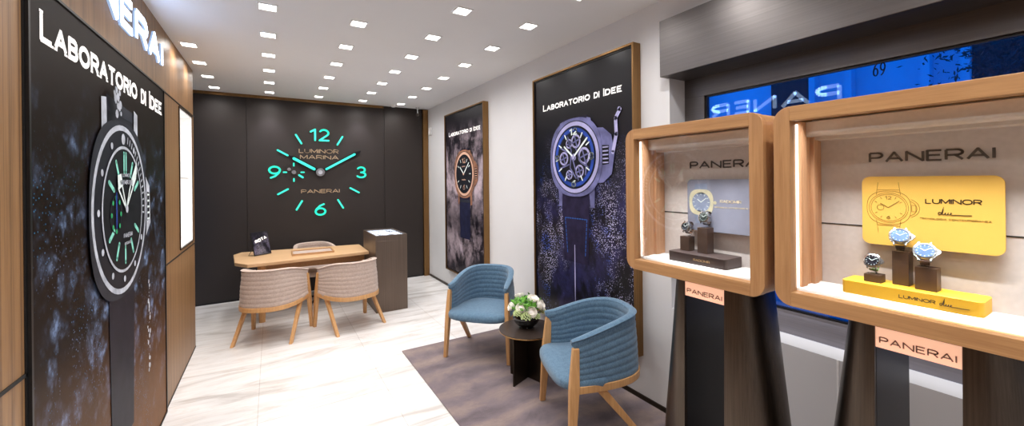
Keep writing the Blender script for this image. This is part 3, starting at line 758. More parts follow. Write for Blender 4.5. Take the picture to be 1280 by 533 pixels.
A = tub_chair('armchair', 'blue fabric tub armchair on the far side of the small round table', 'armchair', (1.644, 3.395, RZ), -47.6, 'blue tub armchairs on the rug')
chair_parts(A, 'blue_fabric')
tub_chair('', 'blue fabric tub armchair nearest the viewer, in front of the skeleton watch poster', 'armchair', (1.675, 2.205, RZ), -109.3, 'blue tub armchairs on the rug', A)
D = tub_chair('desk_chair', 'left beige quilted tub chair with oak legs, back turned, at the front of the desk', 'chair', (.095, 5.39, 0), 157, 'beige tub chairs in front of the desk')
chair_parts(D, 'beige_fabric')
tub_chair('', 'right beige quilted tub chair with oak legs, back turned, beside the dark cabinet', 'chair', (.728, 5.315, 0), 198, 'beige tub chairs in front of the desk', D)
t = thing('swivel_chair', 'beige swivel tub chair behind the desk with a dark star base', 'chair', (.60, 6.37, 0), R(12))
chair_parts(t, 'beige_fabric', -.012, False)
MB().lathe([(.022, .07), (.022, .40)], n=16).build('column', 'black', t)
for k in range(4):
    a = R(45+90*k); c_, s_ = math.cos(a), math.sin(a)
    q = lambda r_, w_, z: [(c_*r_-s_*w_, s_*r_+c_*w_, z), (c_*r_+s_*w_, s_*r_-c_*w_, z)]
    i0, i1 = q(.0, .02, .06); o0, o1 = q(.30, .013, .02); i2, i3 = q(.0, .02, .085); o2, o3 = q(.30, .013, .035)
    MB().hexa([i0, i1, o1, o0], [i2, i3, o3, o2]).build('base_arm', 'black', t, bevel=.003)
    MB().sphere((c_*.30, s_*.30, .014), .014, 8).build('glide', 'black', t)

# ------------------------------------------------------------------ desk, cabinet, desk things
t = thing('desk', 'long light oak desk with clipped corners standing against the dark cabinet', 'desk', (.38, 6.0, 0))
top = [(-.385, 5.80), (-.25, 5.58), (1.138, 5.70), (1.138, 6.42), (-.36, 6.62), (-.44, 6.45)]
idf = lambda a, b, d: (a, b, d)
MB().prism(top, idf, .708, .75).build('tabletop', 'oak_x', t, True, bevel=.006)
MB().box(-.10, 1.13, 5.98, 6.01, .58, .708).build('apron', 'oak_y', t, True, bevel=.003)
for x, y in ((-.11, 5.76), (-.11, 6.38)):
    MB().lathe([(.034, 0), (.045, .35), (.045, .708)], (x, y, 0), 20).build('leg', 'oak', t, True)
c = thing('reception_cabinet', 'tall dark bronze cabinet with a glowing glass top at the right end of the desk', 'cabinet', (1.35, 5.7, 0))
cf = lambda a, b, d: (a, b, d)
MB().box(1.142, 1.552, 5.31, 6.10, .0, .93).build('body', 'cabinet_bronze', c, True, bevel=.003)
MB().ringp([(1.142, 5.31), (1.552, 5.31), (1.552, 6.10), (1.142, 6.10)], [(1.158, 5.326), (1.536, 5.326), (1.536, 6.084), (1.158, 6.084)], cf, .93, 1.0).build('rim', 'cabinet_bronze', c, True)
MB().box(1.159, 1.535, 5.327, 6.083, .93, .984).build('lit_tray', 'cab_light', c, True)
MB().box(1.158, 1.536, 5.326, 6.084, .992, .998).build('glass_top', 'glass', c, True)
for (x, y, sx, sy, hh, lb) in ((1.44, 5.82, .035, .05, .02, 'dark watch lying at the back right of the lit cabinet tray'), (1.25, 5.44, .03, .03, .02, 'small watch lying at the front left of the lit cabinet tray'), (1.38, 5.45, .03, .03, .02, 'small watch lying at the front right of the lit cabinet tray')):
    w_ = thing('display_watch', lb, 'watch', (x, y, .984), R(20), 'watches lying in the lit cabinet top')
    MB().lathe([(.0, 0), (.022, 0), (.024, .003), (.02, .006), (0, .006)], n=20).build('watch_case', 'steel', w_)
    MB().box(-.012, .012, -.08, -.02, .001, .005).box(-.012, .012, .02, .08, .001, .005).build('strap', 'leather_dark', w_)
t = thing('tray', 'thin rectangular wooden tray lying on the desk', 'tray', (.47, 6.02, .75))
MB().box(-.25, .25, -.17, .17, 0, .012).build('base', 'oak_x', t, bevel=.003)
MB().ringp([(-.25, -.17), (.25, -.17), (.25, .17), (-.25, .17)], [(-.235, -.155), (.235, -.155), (.235, .155), (-.235, .155)], idf, .012, .028).build('rim', 'oak_y', t, bevel=.002)
MB().box(-.234, .234, -.154, .154, .012, .016).build('felt_inlay', 'beige_fabric', t)
t = thing('tablet_stand', 'small dark framed card with white lettering on a wire easel on the desk', 'sign', (-.10, 6.20, .75))
u = Vector((.82, .57, 0)).normalized(); n_ = Vector((u.y, -u.x, 0)); v = (Vector((0, 0, 1))*.96-n_*.26).normalized()
ff = frame_at((-.10, 6.20, .755), u, v)
MB().prism(rrect(-.115, .115, 0, .31, .008, 3), ff, -.008, 0).build('frame', 'black', t, True)
MB().prism([(-.107, .008), (.107, .008), (.107, .302), (-.107, .302)], ff, 0, .001).build('print', 'print_tablet', t, True)
mb = MB(); rf = lambda a, b, d: ff(a*math.cos(R(18))-b*math.sin(R(18)), a*math.sin(R(18))+b*math.cos(R(18))+.2, d)
text(mb, 'ROTA', rf, -.08, .09, -.02, .045, .013, .001, .002, gap=.45); mb.build('lettering', 'letter_white', t, True)
pts = [ff(-.11, .10, -.012), ff(-.13, .0, -.10), ff(-.10, .006, .02), ff(.10, .006, .02), ff(.13, .0, -.10), ff(.12, .12, -.012)]
pts = [(p[0], p[1], max(p[2], .756)) for p in pts]
MB().tube(pts, .004, 6).build('easel', 'steel_wire', t, True)

# ------------------------------------------------------------------ side table and flowers
tc = (1.87, 2.87)
t = thing('side_table', 'small round dark side table between the two blue armchairs', 'table', (tc[0], tc[1], RZ))
MB().lathe([(.0, .402), (.236, .402), (.243, .410), (.243, .414)], n=64).build('tabletop_edge', 'brass_bright', t)
MB().lathe([(0, .4145), (.2425, .4145), (.2425, .420), (0, .4205)], n=64).build('tabletop', 'table_top', t)
def plate(deg, r0, r1, mat):
    a = R(deg); c_, s_ = math.cos(a), math.sin(a); w_ = .006
    m_ = MB(); m_.hexa([(c_*r0-s_*w_, s_*r0+c_*w_, 0), (c_*r0+s_*w_, s_*r0-c_*w_, 0), (c_*r1+s_*w_, s_*r1-c_*w_, 0), (c_*r1-s_*w_, s_*r1+c_*w_, 0)],
                 [(c_*r0-s_*w_, s_*r0+c_*w_, .402), (c_*r0+s_*w_, s_*r0-c_*w_, .402), (c_*r1+s_*w_, s_*r1-c_*w_, .402), (c_*r1-s_*w_, s_*r1+c_*w_, .402)])
    o = m_.build('leg_panel', mat, t); return o
plate(202, .0, .205, 'bronze_dark'); plate(125, .007, .16, 'bronze_dark'); plate(285, .007, .19, 'bronze'); plate(20, .0, .18, 'bronze')
bx, by, bz = 1.88, 2.90, RZ+.4205
t = thing('flower_bowl', 'round glossy black bowl holding the white flowers on the side table', 'bowl', (bx, by, bz))
pr = [(.0, .0), (.06, .0)]+[(.116*math.cos(R(a))+.0, .088+.092*math.sin(R(a))) for a in range(-62, 50, 8)]
inn = [(r_-.005, z+.0) for r_, z in pr[::-1] if r_ > .03]+[(0, .012)]
MB().lathe(pr+inn, n=40).build('bowl', 'black_gloss', t)
t = thing('flower_bouquet', 'round bouquet of white roses and green leaves in the black bowl', 'flowers', (bx, by, bz+.128))
t.scale = (1.22, 1.22, 1.08)
random.seed(11)
def leaf_cluster(mb, cnt, rad, c0, size, hemi=True):
    for _ in range(cnt):
        while True:
            d = Vector((random.gauss(0, 1), random.gauss(0, 1), random.gauss(.25, .8))).normalized()
            if d.z > -.35: break
        p = Vector(c0)+Vector((d.x*rad, d.y*rad, d.z*rad*.72))*random.uniform(.75, 1.0)
        a = d.cross(Vector((random.random(), random.random(), random.random()))).normalized(); b = (a.cross(d)+d*random.uniform(-.2, .7)).normalized()
        s_ = size*random.uniform(.7, 1.2)
        P = [p-a*s_*.0, p+a*s_*.35+b*s_*.5, p+b*s_*1.15, p-a*s_*.35+b*s_*.5, p+b*s_*.5+d*s_*.18]
        mb.add(P, [(0, 1, 4), (1, 2, 4), (2, 3, 4), (3, 0, 4)])
mb = MB(); leaf_cluster(mb, 260, .108, (0, 0, .045), .034); mb.build('leaves', 'leaf_green', t, kind='stuff')
mb = MB(); leaf_cluster(mb, 150, .095, (0, 0, .035), .034); mb.build('dark_leaves', 'leaf_dark', t, kind='stuff')
def rose(c, d, r):
    mb = MB(); d = Vector(d).normalized(); a = d.cross(Vector((.3, .2, 1)) if abs(d.z) < .8 else Vector((1, 0, 0))).normalized(); b = d.cross(a)
    mb.sphere(c, r*.62, 8)
    for ring_, (cnt, sp, op) in enumerate(((3, .5, .1), (5, .75, .35), (6, .95, .7))):
        for k in range(cnt):
            q = 2*PI*(k+.5*ring_)/cnt; vs = []; fs = []
            for i in range(5):
                for j in range(5):
                    w_ = (j-2)/2*.62*(2*PI/cnt)*.9; h_ = i/4
                    rad = r*(sp*(.35+.65*math.sin(h_*PI*.5))+.1*op*h_**3); zz = r*(-.55+h_*(1.35-.35*op)-(abs(j-2)/2)**2*.16)
                    vs.append(Vector(c)+(a*math.cos(q+w_)+b*math.sin(q+w_))*rad+d*zz)
            for i in range(4):
                for j in range(4): fs.append((i*5+j, i*5+j+1, i*5+j+6, i*5+j+5))
            mb.add(vs, fs, True)
    return mb.build('rose', 'petal', t, ang=80)
for c_, d_, r_ in (((-.075, -.055, .06), (-.7, -.6, .5), .031), ((-.03, -.10, .035), (-.3, -1, .3), .034), ((.02, -.05, .105), (.0, -.5, 1), .034), ((.055, -.085, .065), (.5, -.8, .4), .034),
                   ((.095, -.01, .05), (1, 0, .4), .03), ((-.02, .05, .11), (0, .4, 1), .032), ((-.10, .03, .05), (-1, .3, .4), .028)):
    rose(c_, d_, r_*1.22)
def bloom(c, r):
    mb = MB()
    for k in range(46):
        q = k*2.399; z = 1-1.5*k/46; rr = math.sqrt(max(0, 1-z*z)); mb.sphere((c[0]+rr*math.cos(q)*r, c[1]+rr*math.sin(q)*r, c[2]+z*r), r*.2, 4)
    mb.build('hydrangea_bloom', 'leaf_pale', t)
for c_, r_ in (((-.06, -.09, .0), .034), ((-.105, -.05, .02), .026), ((.01, -.112, -.005), .024), ((.10, -.06, .0), .024)): bloom(c_, r_)

# ------------------------------------------------------------------ showcases
XC = 1.55
def showcase(label, yl, yr, group, tx):
    """yl > yr : far and near ends"""
    z0, z1 = 1.25, 1.948; t = thing('display_case', label, 'display case', (XC+.12, (yl+yr)/2, z0), 0, group)
    f = frame_at((XC, yl, 0), (0, -1, 0), (0, 0, 1)); W = yl-yr; st = .052; rl = .05; rr = .052; FD = -.045
    def stile(left):
        pts = []
        if left:
            pts = [(st, z0), (st, z1)]+[(rr+rr*math.cos(R(a)), z1-rr+rr*math.sin(R(a))) for a in range(90, 181, 15)]+[(rr+rr*math.cos(R(a)), z0+rr+rr*math.sin(R(a))) for a in range(180, 271, 15)]
            pts = [p for p in pts]
            pts = [(st, z0), (st, z1)]+pts[2:]
        else:
            pts = [(W-x, y) for x, y in ([(st, z0), (st, z1)]+[(rr+rr*math.cos(R(a)), z1-rr+rr*math.sin(R(a))) for a in range(90, 181, 15)]+[(rr+rr*math.cos(R(a)), z0+rr+rr*math.sin(R(a))) for a in range(180, 271, 15)])][::-1]
        return MB().prism(pts, f, FD, 0)
    stile(True).build('stile', 'oak_stile', t, True, bevel=.0015); stile(False).build('stile', 'oak_stile', t, True, bevel=.0015)
    MB().prism([(st, z1-rl), (W-st, z1-rl), (W-st, z1), (st, z1)], f, FD, 0).build('rail', 'oak_y', t, True, bevel=.0015)
    MB().prism([(st, z0), (W-st, z0), (W-st, z0+rl), (st, z0+rl)], f, FD, 0).build('rail', 'oak_y', t, True, bevel=.0015)
    o_ = rrect(.002, W-.002, z0+.002, z1-.002, .05, 6); i_ = rrect(.018, W-.018, z0+.018, z1-.018, .036, 6)
    MB().ringp(o_, i_, f, -.27, FD, True).build('casing', 'oak_y', t, True)
    MB().prism(rrect(.010, W-.010, z0+.01, z1-.01, .045, 6), f, -.275, -.262).build('rear_board', 'oak_stile', t, True)
    MB().prism([(.03, z0+.05), (W-.03, z0+.05), (W-.03, z1-.03), (.03, z1-.03)], f, -.232, -.225).build('back_panel', 'fabric_greige', t, True)
    MB().box(XC+.05, XC+.226, yr+.02, yl-.02, z0+.035, z0+.06).build('display_floor', 'fabric_white', t, True, bevel=.012)
    for s_, yy in ((1, yl-st), (-1, yr+st)):
        for k, (xa, xb, dd) in enumerate(((XC+.06, XC+.10, .012), (XC+.10, XC+.145, .004), (XC+.145, XC+.18, .016), (XC+.18, XC+.224, .008))):
            a_, b_ = (yy-dd, yy+.03) if s_ > 0 else (yy-.03, yy+dd)
            MB().box(xa, xb, a_, b_, z0+.06, z1-.05).build('side_fin', 'oak_pink', t, True, bevel=.003)
        ya, yb = (yy-.004, yy+.004) if s_ > 0 else (yy-.004, yy+.004)
        MB().box(XC+.046, XC+.054, ya, yb, z0+.06, z1-.06).build('led_strip', 'led_light', t, True)
    mb = MB(); yA, yB = yl-st+.01, yr+st-.01
    prof = [(XC+.095, z1-.05), (XC+.095, z1-.085)]+[(XC+.11+.016*math.cos(R(a)), z1-.085+.016*math.sin(R(a))) for a in range(180, 271, 18)]+[(XC+.15, z1-.101), (XC+.15, z1-.112), (XC+.224, z1-.112), (XC+.224, z1-.05)]
    mb.prism([(p[0], p[1]) for p in prof], lambda a, b, d: (a, d, b), yB, yA).build('valance', 'fabric_beige', t, True)
    MB().prism([(st-.006, z0+rl-.006), (W-st+.006, z0+rl-.006), (W-st+.006, z1-rl+.006), (st-.006, z1-rl+.006)], f, -.028, -.022).build('glass', 'glass', t, True)
    fb = frame_at((XC+.225, 0, 0), (0, -1, 0), (0, 0, 1))
    mb = MB(); text(mb, 'PANERAI', fb, -tx[0], -tx[1], 1.747, .036, .0062, 0, .003, wk=1.7, gap=.45); o = mb.build('lettering', 'letter_grey', t, True)
    MB().box(XC+.2235, XC+.225, yr+st, yl-st, 1.526, 1.530).build('groove', 'dark_gap', t, True)
    L = bpy.data.lights.new('case_lamp', 'AREA'); L.shape = 'RECTANGLE'; L.size = .012; L.size_y = W-.16; L.energy = 2.4*W/.66; L.color = (1, .96, .93)
    lo = bpy.data.objects.new('case_lamp', L); COL.objects.link(lo); lo.location = (XC+.052, (yl+yr)/2, z1-.030); lo.rotation_euler = (0, R(-4), 0); L.spread = R(62)
    return t
showcase('smaller oak framed showcase holding two watches, nearer the white poster wall', 1.444, .779, 'oak framed watch showcases', (1.235, .90))
showcase('wider oak framed showcase with the yellow display, at the right edge', .744, -.20, 'oak framed watch showcases', (.545, .262))

def pedestal(label, yc, group):
    t = thing('pedestal', label, 'pedestal', (XC+.195, yc, RZ), 0, group)
    for s_ in (1, -1):
        vs = []; fs = []; n = 20; lv = [(.012, .226), (.3, .205), (.6, .176), (.9, .140), (1.25, .098)]
        for z, w_ in lv:
            dz = .145+.02*(1-z/1.25); xc = XC+.195
            for i in range(n+1):
                a = PI*i/n; vs.append((xc-dz*math.cos(a), yc+s_*(.092+w_*math.sin(a)**.9), z))
        m = n+1
        for k in range(len(lv)-1):
            for i in range(n): fs.append((k*m+i, k*m+i+1, (k+1)*m+i+1, (k+1)*m+i))
            fs.append((k*m+n, k*m, (k+1)*m, (k+1)*m+n))
        fs += [tuple(range(m))[::-1], tuple((len(lv)-1)*m+i for i in range(m))]
        MB().add(vs, fs, True).build('side_leg', 'bronze', t, True, ang=50)
        MB().box(XC+.06, XC+.355, yc+s_*.0921-.001, yc+s_*.0921+.001, .012, 1.165).build('inner_cheek', 'black', t, True)
    MB().box(XC+.05, XC+.33, yc-.091, yc+.091, .012, .03).build('base_plate', 'bronze_dark', t, True)
    MB().prism([(yc+.0905*math.cos(R(a)), .50+.045*math.sin(R(a))) for a in range(0, 181, 12)]+[(yc-.0905, .45), (yc+.0905, .45)], lambda a, b, d: (d, a, b), XC+.09, XC+.11).build('cross_brace', 'bronze', t, True)
    sgn = MB().box(XC+.052, XC+.30, yc-.0905, yc+.0905, 1.172, 1.236).build('sign_box', 'peach_light', t, True)
    fs_ = frame_at((XC+.052, yc, 0), (0, -1, 0), (0, 0, 1))
    mb = MB(); text(mb, 'PANERAI', fs_, -.082, .082, 1.186, .021, .0034, 0, .0012, wk=1.6, gap=.45); o = mb.build('lettering', 'letter_brown', t, True)
    MB().box(XC+.048, XC+.33, yc-.0905, yc+.0905, 1.236, 1.25).build('top_plate', 'bronze_dark', t, True)
    MB().box(XC+.044, XC+.048, yc-.085, yc+.085, 1.243, 1.249).build('led_strip', 'led_light', t, True)
pedestal('flared bronze pedestal under the smaller showcase', 1.055, 'flared bronze pedestals')
pedestal('flared bronze pedestal under the wider showcase with the yellow display', .39, 'flared bronze pedestals')

# plinths, cards, blocks, watches
def plinth(label, x0, x1, y0, y1, z0, z1, mat, words_, script):
    t = thing('display_plinth', label, 'plinth', ((x0+x1)/2, (y0+y1)/2, z0))
    MB().prism(rrect(y0, y1, x0, x1, .014, 5), lambda a, b, d: (b, a, d), z0, z1, True).build('block', mat, t, True, bevel=.0015)
    f = frame_at((x0, y1, z0), (0, -1, 0), (0, 0, 1)); mb = MB()
    text(mb, *words_[:1], f, words_[1], words_[2], words_[3], words_[4], words_[5], 0, .0008, wk=1.5)
    mb.build('lettering', words_[6], t, True)
    if script: MB().tube([f(a, b, .001) for a, b in script], .0009, 5).build('script_lettering', words_[6], t, True)
    return t
def due(a, b, s):
    P = [(.30, .28), (.22, .36), (.08, .30), (.05, .12), (.18, .04), (.32, .18), (.42, .62), (.5, .98), (.46, .6), (.40, .2), (.48, .04), (.60, .18), (.66, .34), (.64, .1), (.74, .04), (.84, .2), (.88, .34),
         (.86, .1), (.96, .06), (1.08, .18), (1.16, .32), (1.06, .34), (1.04, .12), (1.16, .04), (1.5, .1), (2.1, .08), (2.7, .12)]
    return [(a+x*s, b+y*s) for x, y in P]
FZ = 1.31
plinth('long yellow plinth lettered on its front, in the wider showcase', 1.655, 1.765, .268, .585, FZ, FZ+.043, 'yellow', ('LUMINOR', .145, .225, .015, .011, .0017, 'letter_ink'), due(.232, .014, .022))
plinth('long dark walnut plinth lettered in gold, in the smaller showcase', 1.635, 1.765, .975, 1.262, FZ, FZ+.045, 'walnut_plinth', ('RADIOMIR', .135, .215, .017, .010, .0016, 'letter_gold'), None)
def card(label, x, y1, W, z0, z1, mat, r=.022):
    t = thing('display_card', label, 'card', (x, y1-W/2, z0)); f = frame_at((x, y1, z0), (0, -1, 0), (0, 0, 1))
    MB().prism(rrect(0, W, 0, z1-z0, r, 6), f, -.006, 0).build('card_panel', mat, t, True)
    MB().box(x+.006, 1.775, y1-W+.06, y1-.06, z0+.08, z1-.08).build('spacer', 'black', t, True)
    return t, f
t, f = card('yellow rounded card with a line drawing of a watch, behind three watches', 1.748, .556, .314, 1.472, 1.70, 'yellow_card')
mb = MB(); text(mb, 'LUMINOR', f, .155, .272, .142, .016, .0027, 0, .0008, wk=1.5); mb.build('lettering', 'letter_ink', t, True)
MB().tube([f(a, b, .001) for a, b in due(.182, .108, .026)], .0009, 5).build('script_lettering', 'letter_ink', t, True)
mb = MB(); text(mb, 'TECNOLOGIA CONTEMPORANEA', f, .142, .29, .093, .0055, .0010, 0, .0008); mb.build('caption', 'card_line', t, True)
def drawing(mb, f, cx, cy, r, w_):
    def loop(p): stroke(mb, p+[p[0]], f, w_, 0, .0008, False)
    loop(circ(cx, cy, r, 36)); loop(circ(cx, cy, r*.9, 36)); loop(circ(cx, cy, r*1.12, 36, 2.5))
    for s_ in (1, -1):
        stroke(mb, [(cx-.62*r, cy+s_*.85*r), (cx-.52*r, cy+s_*1.7*r)], f, w_, 0, .0008, False); stroke(mb, [(cx+.62*r, cy+s_*.85*r), (cx+.52*r, cy+s_*1.7*r)], f, w_, 0, .0008, False)
        stroke(mb, [(cx-.56*r, cy+s_*1.2*r), (cx+.56*r, cy+s_*1.2*r)], f, w_, 0, .0008, False)
    stroke(mb, arc(cx+r*.9, cy, r*.62, r*.62, 70, -70, 12), f, w_, 0, .0008, False); stroke(mb, arc(cx+r*.9, cy, r*.5, r*.5, 70, -70, 12), f, w_, 0, .0008, False)
    loop([(cx+1.15*r, cy+.2*r), (cx+1.35*r, cy+.2*r), (cx+1.35*r, cy-.2*r), (cx+1.15*r, cy-.2*r)]); loop(circ(cx-.4*r, cy, .18*r, 16))
    digit(mb, '12', f, cx, cy+.66*r, .22*r, w_*1.3, 0, .0008); digit(mb, '6', f, cx, cy-.66*r, .22*r, w_*1.3, 0, .0008)
    stroke(mb, [(cx, cy), (cx-.4*r, cy+.28*r)], f, w_*2.2, 0, .0008); stroke(mb, [(cx, cy), (cx+.55*r, cy+.45*r)], f, w_*2, 0, .0008)
    for k in (1, 2, 4, 5, 7, 8, 10, 11):
        a = R(30*k); stroke(mb, [(cx+.66*r*math.sin(a), cy+.66*r*math.cos(a)), (cx+.8*r*math.sin(a), cy+.8*r*math.cos(a))], f, w_*1.4, 0, .0008, False)
mb = MB(); drawing(mb, f, .068, .125, .049, .0011); mb.build('watch_drawing', 'card_line', t, True)
t, f = card('slate grey rounded card with a pale watch picture, behind two watches', 1.748, 1.232, .318, 1.452, 1.695, 'card_grey')
mb = MB(); text(mb, 'RADIOMIR', f, .165, .262, .135, .014, .0026, 0, .0008, wk=1.3); mb.build('lettering', 'letter_cream', t, True)
mb = MB(); text(mb, 'MECHANICAL LEATHER MADE IN', f, .14, .29, .112, .006, .0012, 0, .0008); mb.build('caption', 'letter_cream', t, True)
cx, cy, r_ = .072, .135, .058
MB().prism([(cx-.035, cy+.04), (cx-.03, cy+.088), (cx+.03, cy+.088), (cx+.035, cy+.04)], f, 0, .0005).prism([(cx-.035, cy-.04), (cx-.03, cy-.1), (cx+.03, cy-.1), (cx+.035, cy-.04)], f, 0, .0005).build('strap', 'card_dial', t, True)
MB().ringp(circ(cx, cy, r_*1.06, 40, 3.0), circ(cx, cy, r_*.8, 40), f, .0006, .001).prism(circ(cx+r_*1.2, cy, r_*.14, 12), f, .0006, .001).build('watch_case', 'card_pale', t, True)
MB().prism(circ(cx, cy, r_*.8, 40), f, .0003, .0005).build('dial', 'card_dial', t, True)
mb = MB(); stroke(mb, [(cx, cy), (cx-.018, cy+.014)], f, .003, .001, .0015); stroke(mb, [(cx, cy), (cx+.026, cy+.02)], f, .003, .001, .0015)
for k in range(12):
    a = R(30*k); stroke(mb, [(cx+.034*math.sin(a), cy+.034*math.cos(a)), (cx+.043*math.sin(a), cy+.043*math.cos(a))], f, .002, .001, .0015)
mb.build('hands', 'white_art', t, True)
def block(label, x, y, sx, sy, z0, z1, group):
    t = MB().box(-sx/2, sx/2, -sy/2, sy/2, 0, z1-z0).build('watch_block', 'walnut_block', bevel=.0012); t.location = (x, y, z0)
    return tag(t, label, 'stand', group)
def wristwatch(label, x, y, zt, r, face, strap, yaw, tilt, group, guard=True):
    """stands with the strap loop on the block top zt; dial looks along -X turned by yaw"""
    t = thing('wristwatch', label, 'watch', (x, y, zt), R(yaw), group)
    # local: +Y' = 12 o'clock ... dial normal towards -X and up
    n = Vector((-math.cos(R(tilt)), 0, math.sin(R(tilt)))); up = Vector((math.sin(R(tilt)), 0, math.cos(R(tilt)))); rt = Vector((0, -1, 0))
    H = r*1.42+.012; c0 = Vector((-.006, 0, H)); 
    f = lambda a, b, d: tuple(c0+rt*a+up*b+n*d)
    pf = lambda px, py, pz: f(px, py, pz)
    MB().prism(circ(0, 0, r*1.0, 36, 2.5), f, -.008, .0).build('watch_case', 'steel', t, bevel=.0008)
    MB().lathe([(r*.98, 0), (r*.95, .003), (r*.80, .0042), (r*.79, .002)], n=36, fn=pf).build('bezel', 'steel', t)
    MB().prism(circ(0, 0, r*.80, 36), f, .0005, .0022).build('dial', face, t)
    mb = MB()
    for k in range(12):
        a = R(30*k); stroke(mb, [(r*.58*math.sin(a), r*.58*math.cos(a)), (r*.70*math.sin(a), r*.70*math.cos(a))], f, r*.05, .0022, .0026, False)
    mb.build('hour_markers', 'white_art', t)
    mb = MB(); stroke(mb, [(0, 0), (-.34*r, .27*r)], f, r*.06, .0026, .003); stroke(mb, [(0, 0), (.5*r, .4*r)], f, r*.05, .0028, .0032); mb.build('hands', 'white_art', t)
    for sa in (-1, 1):
        for sb in (-1, 1):
            MB().prism([(sa*r*.42, sb*r*.8), (sa*r*.62, sb*r*.75), (sa*r*.56, sb*r*1.16), (sa*r*.42, sb*r*1.16)], f, -.008, -.001).build('lug', 'steel', t)
    if guard:
        MB().prism([(r*.85, r*.42), (r*1.12, r*.38), (r*1.28, 0), (r*1.12, -r*.38), (r*.85, -r*.42)], f, -.006, .0).build('crown_guard', 'steel', t, bevel=.0006)
    MB().prism([(r*1.05, r*.14), (r*1.3, r*.14), (r*1.3, -r*.14), (r*1.05, -r*.14)], f, -.006, .001).build('crown', 'steel', t)
    # strap loop: from top lugs round the back to bottom lugs
    vs = []; fs = []; K = 22; D = r*1.35
    for i in range(K+1):
        a = R(62+236*i/K); bb = math.cos(R(0))*0
        yy = r*1.12*math.sin(a); dd = -.006-D*.62+D*.70*math.cos(a)*1.0
        ty = r*1.12*math.sin(a)*1.09; td = -.006-D*.62+D*.70*math.cos(a)*1.09
        w_ = r*.42*(1-.12*math.sin(PI*i/K))
        for (b_, d_) in ((yy, dd), (ty, td)):
            vs += [f(-w_, b_, d_), f(w_, b_, d_)]
    for i in range(K):
        o_ = i*4; q = o_+4
        fs += [(o_, o_+1, q+1, q), (o_+2, q+2, q+3, o_+3), (o_, q, q+2, o_+2), (o_+1, o_+3, q+3, q+1)]
    fs += [(0, 2, 3, 1), (K*4, K*4+1, K*4+3, K*4+2)]
    MB().add(vs, fs, True).build('strap', strap, t)
    zc = min(v[2] for v in vs)
    # clear C stand holding the loop
    MB().tube([(.02, 0, .0015), (.034, 0, .004), (.036, 0, .02), (.03, 0, .034), (.016, 0, H*.9)], .0022, 6).box(-.012, .022, -.009, .009, 0, .003).build('cuff_holder', 'steel', t)
    return t
gY, gW = 'walnut blocks on the yellow plinth', 'walnut blocks on the dark plinth'
PZ = FZ+.043
for lb, x, y, sx, sy, zt in (('low walnut block at the left of the yellow plinth, under the green strap watch', 1.705, .512, .040, .044, PZ+.026),
                            ('tall walnut block in the middle of the yellow plinth', 1.730, .450, .04, .040, PZ+.108), ('medium walnut block at the right of the yellow plinth', 1.710, .388, .042, .048, PZ+.070)):
    block(lb, x, y, sx, sy, PZ, zt, gY)
wristwatch('steel watch with dark dial and green strap on the low walnut block', 1.700, .515, PZ+.026, .0225, 'watch_face_dark', 'leather_green', 2, 24, 'watches on the yellow plinth')
wristwatch('steel watch with blue dial on the tall block, highest of the three', 1.718, .452, PZ+.108, .0265, 'watch_face_blue', 'leather_dark', 12, 32, 'watches on the yellow plinth')
wristwatch('steel watch with blue dial and brown strap on the medium walnut block', 1.700, .392, PZ+.070, .0265, 'watch_face_blue', 'leather_brown', 12, 32, 'watches on the yellow plinth')
PZ1 = FZ+.045
block('short walnut block at the left of the dark plinth', 1.715, 1.212, .045, .048, PZ1, PZ1+.068, gW)
block('tall walnut block at the right of the dark plinth', 1.715, 1.118, .050, .050, PZ1, PZ1+.118, gW)
wristwatch('watch with black dial and brown strap on the short block', 1.708, 1.212, PZ1+.068, .024, 'watch_face_dark', 'leather_brown', -4, 14, 'watches on the dark plinth', False)
wristwatch('watch with black dial and brown strap on the tall block', 1.708, 1.118, PZ1+.118, .026, 'watch_face_green', 'leather_dark', 2, 14, 'watches on the dark plinth', False)

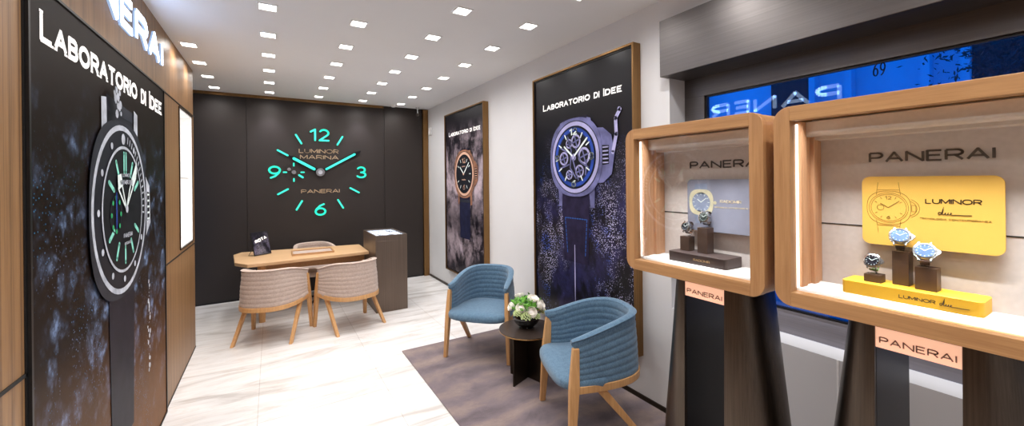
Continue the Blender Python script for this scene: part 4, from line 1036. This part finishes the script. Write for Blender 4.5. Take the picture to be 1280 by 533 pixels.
# ------------------------------------------------------------------ street outside
b = thing('building_facade', 'blue lit building facade across the street outside the window', 'building', (9.4, 2.5, 0))
MB().box(9.2, 9.6, -6, 9, -1, 7).build('wall', 'street_pale', b, True)
for y0, y1 in ((3.68, 4.4), (-.6, 1.55), (5.9, 6.3)):
    MB().box(9.1, 9.2, y0, y1, -1, 7).build('shop_opening', 'street_dark', b, True)
for y in (3.62, 3.05, 1.62, 2.05): MB().box(9.0, 9.2, y-.05, y+.05, -1, 7).build('pilaster', 'street_pale', b, True)
MB().box(8.2, 9.2, 1.7, 3.05, 2.7, 2.85).build('awning', 'street_mid', b, True)
struct('ground', MB().box(XW+.11, 20, -10, 12, -.3, -.1), 'street_mid')
t = thing('street_tree', 'dark leafy street tree seen through the window at the right', 'tree', (7.0, .72, -.1))
MB().tube([(0, 0, 0), (.03, .02, 1.4), (0, .05, 2.9)], [.07, .055, .03], 8).build('trunk', 'street_dark', t)
random.seed(5); mb = MB()
for _ in range(2600):
    d = Vector((random.gauss(0, .35), random.gauss(0, .32), random.gauss(0, .35))); p = Vector((0, .0, 3.2))+d
    a = Vector((random.gauss(0, 1), random.gauss(0, 1), random.gauss(0, 1))).normalized(); q = a.orthogonal().normalized(); s_ = random.uniform(.02, .05)
    mb.add([p, p+a*s_+q*s_*.4, p+a*s_*2, p+a*s_-q*s_*.4], [(0, 1, 2, 3)])
mb.build('crown', 'street_leaf', t, kind='stuff')

# ------------------------------------------------------------------ world, camera, view
wd = bpy.data.worlds.new('World'); S.world = wd; wd.use_nodes = True
bg = wd.node_tree.nodes['Background']; bg.inputs[0].default_value = (.008, .27, .70, 1); bg.inputs[1].default_value = 3.2
F_, CY = 498.7, 225.7; yaw, roll = R(31.10), R(-.6)
fw = Vector((math.sin(yaw), math.cos(yaw), 0)); r0 = Vector((math.cos(yaw), -math.sin(yaw), 0)); u0 = Vector((0, 0, 1))
rt = r0*math.cos(roll)+u0*math.sin(roll); up = -r0*math.sin(roll)+u0*math.cos(roll)
cam = bpy.data.cameras.new('Camera'); co = bpy.data.objects.new('Camera', cam); COL.objects.link(co)
m = Matrix.Identity(4)
for i in range(3): m[i][0] = rt[i]; m[i][1] = up[i]; m[i][2] = -fw[i]
m.translation = (0, 0, 1.70); co.matrix_world = m
cam.sensor_width = 36; cam.sensor_fit = 'HORIZONTAL'; cam.lens = 36*F_/1280; cam.shift_y = (CY-266.5)/1280; cam.clip_start = .05
S.camera = co
S.view_settings.view_transform = 'Standard'; S.view_settings.look = 'None'; S.view_settings.gamma = 1; S.view_settings.use_curve_mapping = False
S.view_settings.exposure = 0.0
S.cycles.max_bounces = 10; S.cycles.diffuse_bounces = 7; S.cycles.glossy_bounces = 4; S.cycles.transparent_max_bounces = 12; S.cycles.sample_clamp_indirect = 4
